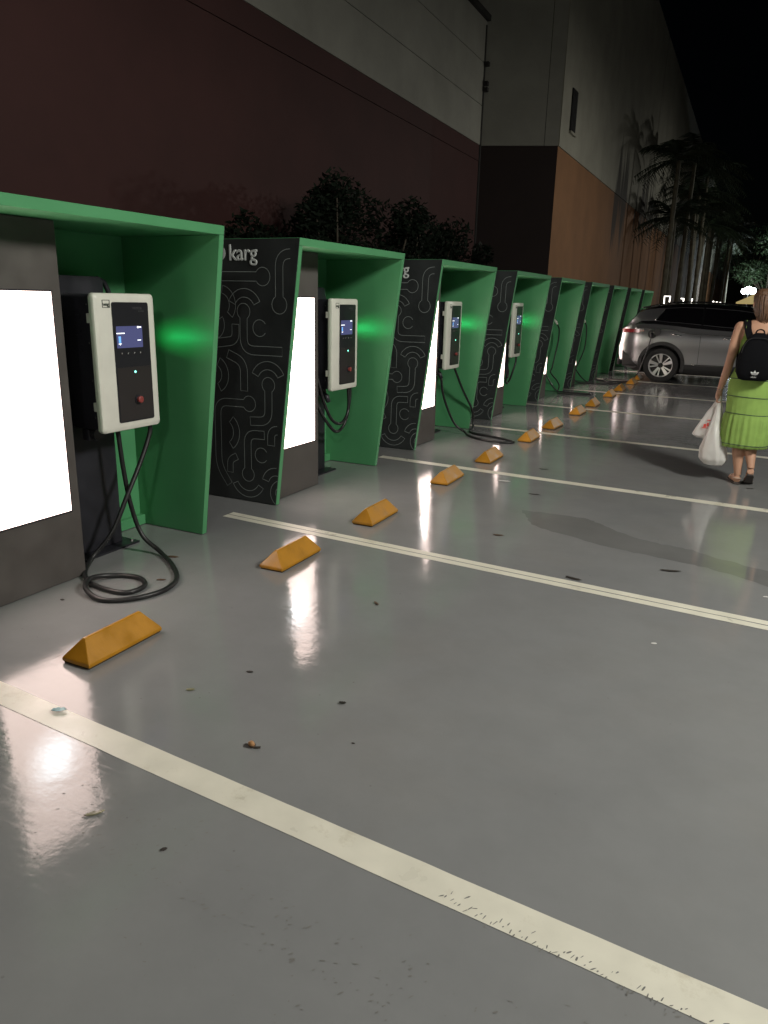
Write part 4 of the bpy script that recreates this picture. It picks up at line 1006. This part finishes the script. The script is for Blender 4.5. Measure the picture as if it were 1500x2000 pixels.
# two plastic carrier bags in her left hand
PLAS = mat('white_plastic_film', (.86, .85, .82), .3)
nt, b = nodes(PLAS); L = nt.links
tr = N(nt, 'ShaderNodeBsdfTranslucent'); tr.inputs[0].default_value = (.8, .78, .74, 1); ms_ = N(nt, 'ShaderNodeMixShader'); ms_.inputs[0].default_value = .35
L.new(b.outputs[0], ms_.inputs[1]); L.new(tr.outputs[0], ms_.inputs[2]); L.new(ms_.outputs[0], nt.nodes['Material Output'].inputs[0])
def carrier(name, rings_, loc, seed, parent=None):
    mb = MB(); k = 72; RR = []; rnd = random.Random(seed)
    for i, (cx, cy, z, rx, ry) in enumerate(rings_):
        q = []
        for j in range(k):
            a = 2*math.pi*j/k
            wv = 1+.14*noise.noise(Vector((2.6*math.cos(a), 2.6*math.sin(a), z*6+seed)))+.05*math.sin(7*a+seed+z*9)*min(1, i/3)+.09*abs(noise.noise(Vector((4*math.cos(a), 4*math.sin(a), z*22+seed))))
            q.append((cx+rx*wv*math.cos(a), cy+ry*wv*math.sin(a), z+.006*noise.noise(Vector((5*math.cos(a), 5*math.sin(a), seed+i)))))
        RR.append(q)
    # finer rings in between keep the crumples crisp
    mb.rings(RR); o = mb.build(name, PLAS, parent, smooth=True); o.location = loc
    return o
def dense(keys, n=26):
    out = []
    for i in range(n+1):
        t = i/n*(len(keys)-1); a = min(int(t), len(keys)-2); f = t-a; f = f*f*(3-2*f)*.4+f*.6
        out.append(tuple(keys[a][q]+(keys[a+1][q]-keys[a][q])*f for q in range(5)))
    return out
HX, HY, HZ = -.285, 7.232, .70
c1 = empty('shopping_bag', (HX, HY, HZ))
carrier('film', dense([(.0,.02,.055,.012,.012),(.0,.02,.02,.02,.018),(-.01,.03,-.05,.045,.03),(-.03,.035,-.14,.075,.05),(-.055,.04,-.24,.10,.065),(-.07,.04,-.31,.108,.07),(-.068,.04,-.335,.07,.045)]), (0,0,0), 3.1, c1)
mb = MB(); rnd = random.Random(4)
for (u, v, w_, h_) in ((-.085,-.215,.012,.03),(-.058,-.165,.016,.010),(-.080,-.235,.03,.008),(-.062,-.205,.008,.035)):
    mb.prism([(u-w_, v-h_*.5), (u+w_, v-h_*.4), (u+w_*.9, v+h_*.5), (u-w_*.8, v+h_*.45)], -.030, -.0275)
mb.build('red_print', mat('red_print', (.62, .07, .05), .5), c1)
tag(c1, 'white plastic shopping bag with red print, the upper one in her hand', 'shopping bag', 'plastic bags in her left hand')
c2 = empty('shopping_bag', (HX, HY, HZ))
carrier('film', dense([(.005,-.012,.055,.012,.012),(.005,-.015,.01,.02,.016),(.004,-.02,-.09,.025,.022),(.0,-.03,-.19,.042,.035),(.005,-.045,-.30,.075,.06),(.012,-.055,-.42,.105,.08),(.02,-.055,-.50,.108,.082),(.03,-.05,-.55,.07,.055)]), (0,0,0), 8.7, c2)
tag(c2, 'plain white plastic shopping bag hanging lowest from her hand', 'shopping bag', 'plastic bags in her left hand')

# ------------------------------------------------------------------ shrubs behind the booths
def leaf_cloud(mb, centers, n, size, rnd, squash=1.0):
    for q in range(n):
        c, rad = centers[rnd.randrange(len(centers))]
        d = Vector((rnd.gauss(0,1), rnd.gauss(0,1), rnd.gauss(0,1))).normalized()*rad*rnd.uniform(.35, 1.05)**.6
        p = Vector(c)+Vector((d.x, d.y, d.z*squash))
        a = Vector((rnd.gauss(0,1), rnd.gauss(0,1), rnd.gauss(0,.7)+.3)).normalized(); b_ = a.orthogonal().normalized(); b_.rotate(Matrix.Rotation(rnd.uniform(0, 6.28), 3, a))
        l = size*rnd.uniform(.6, 1.3)
        mb.add([p-a*l, p-b_*l*.36, p+a*l, p+b_*l*.36], [(0,1,2,3)])
def shrub(name, x, y, h, r, label, seed, n=1500, leaf=.06, group='shrubs behind the booths', mtl=LEAFD, cat='shrub'):
    rnd = random.Random(seed); t = empty(name, (x, y, 0)); st = MB(); cen = []
    for q in range(7):
        a = rnd.uniform(0, 6.28); rr = rnd.uniform(.2, .8)*r; hh = h*rnd.uniform(.62, .93)
        tip = Vector((rr*math.cos(a), rr*math.sin(a), hh)); mid = tip*.5+Vector((rnd.uniform(-.08,.08), rnd.uniform(-.08,.08), 0)); mid.x *= .7; mid.y *= .7
        st.tube(catmull([(rnd.uniform(-.1,.1), rnd.uniform(-.1,.1), 0), mid, tip], 4), [.035-.003*i for i in range(9)], 6)
        cen.append((tip, r*rnd.uniform(.32, .5)))
        cen.append((tip*.72+Vector((rnd.uniform(-.2,.2), rnd.uniform(-.2,.2), 0))*r, r*rnd.uniform(.35,.5)))
    cen.append(((0, 0, h*.88), r*.4))
    st.build('stems', BARK, t, smooth=True)
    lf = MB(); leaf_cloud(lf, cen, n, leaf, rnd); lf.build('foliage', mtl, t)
    return tag(t, label, cat, group)
shrub('shrub', -6.6, 8.9, 2.75, .55, 'dim shrub shape standing in for a shadow on the maroon wall', 21, 3000)  # added shrub shape in place of a soft shadow cast on the wall
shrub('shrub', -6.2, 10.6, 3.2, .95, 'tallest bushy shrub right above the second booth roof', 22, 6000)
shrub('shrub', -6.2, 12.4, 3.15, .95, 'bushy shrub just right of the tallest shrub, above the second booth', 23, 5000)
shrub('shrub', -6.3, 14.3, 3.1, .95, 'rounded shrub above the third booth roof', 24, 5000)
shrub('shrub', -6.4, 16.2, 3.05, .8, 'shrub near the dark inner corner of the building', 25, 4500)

# ------------------------------------------------------------------ palms along the far wall
def palm(x, y, h, seed, label, fronds=17, L_=2.0):
    rnd = random.Random(seed); t = empty('palm_tree', (x, y, 0)); tr = MB()
    lean = rnd.uniform(-.25, .25), rnd.uniform(-.2, .2)
    P = catmull([(0,0,0),(lean[0]*.2,lean[1]*.2,h*.35),(lean[0]*.6,lean[1]*.6,h*.7),(lean[0],lean[1],h)], 7)
    tr.tube(P, [.13+.012*math.sin(i*2.6)-.002*i for i in range(len(P))], 9); tr.build('trunk', PBARK, t, smooth=True)
    cr = MB(); top = Vector((lean[0], lean[1], h))
    for q in range(fronds):
        a = 2*math.pi*q/fronds+rnd.uniform(-.3,.3); e = rnd.uniform(-.1, 1.1); l = L_*rnd.uniform(.75, 1.15)
        d = Vector((math.cos(a)*math.cos(e), math.sin(a)*math.cos(e), math.sin(e)))
        S = []
        for i in range(13):
            s = i/12; S.append(top+d*l*s+Vector((0,0,-1))*(l*.55*s*s))
        cr.tube(S, [.018-.0011*i for i in range(13)], 4)
        for i in range(2, 13):
            tt = (S[i]-S[i-1]).normalized(); sd_ = tt.cross(Vector((0,0,1)))
            if sd_.length < .05: sd_ = Vector((1,0,0))
            sd_.normalize(); ll = .55*math.sin(math.pi*(.12+.8*i/13))+.08
            for s in (-1, 1):
                for fr in (0, .5):
                    p = S[i-1].lerp(S[i], fr); tip = p+sd_*s*ll*rnd.uniform(.8,1.1)+tt*ll*.5+Vector((0,0,-ll*rnd.uniform(.25,.6)))
                    cr.add([p, p+tt*.05, tip, p-tt*.02+Vector((0,0,-.02))], [(0,1,2,3)])
    cr.build('crown', LEAFP, t)
    return tag(t, label, 'palm tree', 'palms along the far wall')
PL = ['nearest palm, its fronds across the shadow-painted grey wall', 'second palm from the booths along the far wall', 'third palm from the booths along the far wall', 'fourth palm from the booths along the far wall', 'fifth palm from the booths along the far wall', 'sixth palm from the booths along the far wall', 'seventh palm from the booths along the far wall', 'eighth palm from the booths along the far wall', 'ninth palm from the booths along the far wall', 'tenth palm from the booths along the far wall', 'eleventh palm from the booths along the far wall', 'last palm of the row, beside the bright lamp']
PY = [37, 39.5, 42, 44.5, 47, 50, 53, 56, 59.5, 63, 67, 71, 76, 81, 87, 94]
PLB = ['third', 'fourth', 'fifth', 'sixth', 'seventh', 'eighth', 'ninth', 'tenth', 'eleventh', 'twelfth', 'thirteenth', 'fourteenth', 'fifteenth']
for q, y in enumerate(PY):
    rq = random.Random(90+q); x = -4.2-.012*(y-37)+rq.uniform(-.35, .35)
    hgt = [7.6, 5.4, 8.4, 6.2, 7.4, 8.8, 6.4, 8.0, 7.2, 8.8, 7.4, 8.6, 7.9, 8.8, 8.2, 8.5][q]
    lab = PL[0] if q == 0 else (PL[1] if q == 1 else (PL[11] if q == 15 else '%s palm from the booths along the far wall' % PLB[q-2]))
    palm(x, y, hgt, 40+q, lab, L_=2.7)

# ------------------------------------------------------------------ far end: trees, lamp, tent, lit sign frames
def tree(x, y, h, r, seed, label, n=2600):
    rnd = random.Random(seed); t = empty('tree', (x, y, 0)); tr = MB(); cen = []
    tr.tube(catmull([(0,0,0),(.05,.1,h*.25),(-.05,0,h*.5)], 4), [.24-.012*i for i in range(9)], 9)
    for q in range(9):
        a = rnd.uniform(0, 6.28); tip = Vector((r*.75*math.cos(a)*rnd.uniform(.4,1), r*.75*math.sin(a)*rnd.uniform(.4,1), h*rnd.uniform(.45,.92)))
        tr.tube(catmull([(0,0,h*rnd.uniform(.22,.45)), tip*.55+Vector((0,0,h*.12)), tip], 4), [.09-.008*i for i in range(9)], 6)
        cen.append((tip, r*rnd.uniform(.3,.48)))
    tr.build('trunk', BARK, t, smooth=True)
    lf = MB(); leaf_cloud(lf, cen, n, .17, rnd, .8); lf.build('crown', LEAFT, t)
    return tag(t, label, 'tree', 'trees at the far end')
tree(-.6, 104, 9.5, 4.2, 61, 'dark leafy tree behind the bright lamp at the far end')
tree(5.5, 100, 9.0, 4.5, 62, 'dark tree right of the yellow tent, behind the head of the woman')
tree(-3.2, 112, 13, 4.5, 63, 'tall dark tree at the end of the palm row')
tree(2.5, 122, 12, 5.5, 64, 'faint broad tree farthest back at the right')
lp = empty('street_lamp', (-2.45, 97, 0))
mb = MB(); mb.tube([(0,0,0),(0,0,3.1)], .05, 8); mb.build('pole', JOINT, lp)
LMP = mat('street_lamp_glow', (1,1,1), .3, emit=(.86, .97, 1), estr=70)
for gx, gz, gr_ in ((-.42, 3.38, .30), (0, 3.5, .40), (.46, 3.42, .34)):
    mb = MB(); mb.rings([[(gx+gr_*math.sin(math.pi*i/8)*math.cos(2*math.pi*j/14), gr_*math.sin(math.pi*i/8)*math.sin(2*math.pi*j/14), gz+gr_*math.cos(math.pi*i/8)) for j in range(14)] for i in range(1, 8)]); mb.build('lamp_globe', LMP, lp, smooth=True)
mb = MB(); mb.tube([(-.42,0,3.05),(.46,0,3.05)], .03, 6); mb.build('cross_arm', JOINT, lp)
tag(lp, 'bright white cluster of lamp globes glowing at the far end', 'street lamp')
pl = bpy.data.lights.new('street_lamp_light', 'POINT'); pl.energy = 1500; pl.color = (.84, .97, 1); pl.shadow_soft_size = .35
po = bpy.data.objects.new('street_lamp_light', pl); COL.objects.link(po); po.parent = lp; po.location = (.8, -2.2, 3.6)
tn = empty('market_tent', (-1.35, 88, 0))
TENT = mat('yellow_tent_fabric', (.75, .58, .22), .8, emit=(1, .78, .34), estr=.35)  # fabric emits by itself, standing in for light inside the tent
mb = MB(); q = [(-1.8,-1.8,2.1),(1.8,-1.8,2.1),(1.8,1.8,2.1),(-1.8,1.8,2.1)]
RR = []
for i in range(7):
    s = i/6; e = 1-s; e2 = e**1.35; RR.append([(p[0]*e2+.001, p[1]*e2, 2.1+1.15*s) for p in q])
mb.rings(RR, cap=False); mb.rings([[(p[0], p[1], 1.95) for p in q], q], cap=False); mb.build('canopy', TENT, tn)
for sx_ in (-1.75, 1.75):
    for sy__ in (-1.75, 1.75):
        mb = MB(); mb.tube([(sx_, sy__, 0), (sx_, sy__, 2.1)], .03, 6); mb.build('leg', STEEL, tn)
tag(tn, 'yellow peaked market tent with self-glowing canopy behind the head of the woman', 'tent')
GLOW = mat('lit_sign_white', (1,1,1), .4, emit=(1, .93, .82), estr=3.5)
def lit_frame(x, y, label, pts, post_h):
    t = empty('lit_sign', (x, y, 0))
    mb = MB(); mb.tube([(0,.03,0),(0,.03,post_h)], .02, 6); mb.build('post', JOINT, t)
    mb = MB()
    for P in pts: mb.tube([(p[0], 0, p[1]) for p in P], .022, 6)
    mb.build('tube_light', GLOW, t); return tag(t, label, 'lit sign', 'small lit shapes above the car roof')
lit_frame(-3.42, 30, 'small glowing white square hoop above the rear of the car roof', [[(-.08,1.60),(-.09,1.86),(.11,1.86),(.10,1.66)]], 1.6)
lit_frame(-2.88, 30, 'small glowing hooked tube second from left above the car roof', [[(-.06,1.79),(.04,1.79),(.03,1.60)]], 1.6)
lit_frame(-2.57, 30, 'small glowing upright tube third from left above the car roof', [[(.0,1.60),(.02,1.80)]], 1.6)
lit_frame(-1.72, 30, 'small glowing lettering bar right of the tubes above the car roof', [[(-.16,1.66),(-.12,1.72),(-.08,1.66)],[(-.04,1.67),(.02,1.70)],[(.06,1.66),(.14,1.68)]], 1.6)

# ------------------------------------------------------------------ litter on the floor
LB1 = vary(mat('dead_leaf_brown', (.09, .05, .028), .7), 60, .4)
LB2 = vary(mat('dead_leaf_dark', (.03, .025, .02), .7), 60, .4)
LB3 = vary(mat('dead_leaf_olive', (.22, .21, .12), .35), 60, .3)
SCR = mat('paper_scrap', (.75, .74, .72), .5)
FOIL = mat('foil_scrap', (.10, .20, .21), .35, .5)
def leaf_obj(x, y, l, w_, a, label, mtl, curl=.4, name='fallen_leaf', cat='leaf', z=.001):
    mb = MB(); n = 8; vs = []
    for i in range(n+1):
        s = i/n*2-1; hw = w_*math.sqrt(max(0, 1-s*s))*(1+.15*math.sin(i*2.3))*(.8 if s > .5 else 1)+.0006
        zz = curl*l*.35*s*s
        for q in (-1, 0, 1): vs.append((s*l, q*hw, .0012+zz+abs(q)*hw*curl*.9))
    fs = [(3*i+q, 3*i+q+1, 3*i+q+4, 3*i+q+3) for i in range(n) for q in (0, 1)]
    mb.add(vs, fs); o = mb.build(name, mtl, smooth=True); o.location = (x, y, z); o.rotation_euler = (0, 0, a)
    s_ = o.modifiers.new('t', 'SOLIDIFY'); s_.thickness = .0009; s_.offset = 1
    return tag(o, label, cat, 'leaves lying on the floor' if cat == 'leaf' else None)
LT = [(-1.59,1.322,.030,.008,.9,'glossy olive leaf lying just below the nearest line',LB3,.35),
 (-1.253,2.227,.014,.006,.3,'small dark curled leaf in the middle of the near bay',LB2,1.0),
 (-1.304,1.304,.010,.0055,.9,'tiny dark leaf in the left foreground below the line',LB2,.2),
 (-1.585,3.161,.026,.006,2.5,'thin brown leaf past the second wheel stop',LB1,.6),
 (-2.96,3.194,.036,.013,.3,'flat brown leaf by the nearest booth opening',LB1,.1),
 (-2.758,2.875,.026,.010,.5,'small brown leaf inside the coiled cable loop',LB1,.1),
 (-1.408,4.603,.036,.011,.2,'brown leaf just beyond the double line',LB1,.3),
 (-.777,4.038,.050,.012,-.2,'dark leaf beside the double line at right',LB2,.3),
 (-.301,4.458,.060,.013,.3,'long dark leaf by the wet streak',LB2,.25),
 (-1.502,5.819,.045,.012,.2,'brown leaf before the third line',LB2,.3),
 (-1.684,6.804,.045,.012,.1,'dark leaf past the third line near a wheel stop',LB2,.3),
 (-1.83,2.029,.018,.008,.6,'pale dry leaf right of the nearest wheel stop',LB3,.3),
 (-1.714,2.261,.014,.006,.4,'small olive leaf between the first two stops',LB2,.3),
 (-2.991,2.419,.012,.006,.2,'tiny dark leaf before the nearest light box',LB2,.2),
 (.07,7.02,.03,.012,.2,'dark leaf beside the lifted foot of the woman',LB2,.2),
 (-1.088,2.013,.006,.003,.2,'tiny dark crumb of leaf right of the brown seed pod',LB2,.2)]
for a in LT: leaf_obj(*a)
leaf_obj(-1.851,6.122,.055,.016,.1,'white paper scrap under the light reflection past the fourth stop',SCR,.15,'paper_scrap','scrap',.005)
leaf_obj(-.257,3.379,.014,.007,.5,'tiny white scrap alone on the floor at right',SCR,.4,'paper_scrap','scrap')
leaf_obj(.202,4.286,.014,.007,.5,'tiny white scrap at the right picture edge',SCR,.4,'paper_scrap','scrap')
leaf_obj(-2.144,1.67,.028,.013,.6,'crumpled teal foil scrap stuck on the nearest line',FOIL,.5,'foil_scrap','scrap',.0052)
sp = empty('seed_pod', (-1.388, 1.828, 0))
mb = MB(); mb.rings([[(.013*math.sin(math.pi*i/8)*math.cos(2*math.pi*j/12), .010*math.sin(math.pi*i/8)*math.sin(2*math.pi*j/12), .012+.012*math.cos(math.pi*i/8)) for j in range(12)] for i in range(1, 8)]); mb.build('nut', mat('nut_tan', (.42,.22,.09), .35), sp, smooth=True)
mb = MB(); mb.rings([[(.0145*math.sin(math.pi*i/8)*math.cos(2*math.pi*j/12)+.002, .0115*math.sin(math.pi*i/8)*math.sin(2*math.pi*j/12), .011+.012*math.cos(math.pi*i/8)) for j in range(12)] for i in range(4, 8)]); mb.build('husk', LB1, sp, smooth=True)
mb = MB(); mb.add([(.008,0,.004),(.03,.012,.006),(.034,.004,.002),(.012,-.006,.001)], [(0,1,2,3)]); mb.add([(-.008,0,.004),(-.028,-.004,.005),(-.03,.008,.002),(-.01,.006,.001)], [(0,1,2,3)]); mb.build('husk_flap', LB2, sp)
tag(sp, 'brown seed pod with split husk lying in the near bay', 'seed pod')
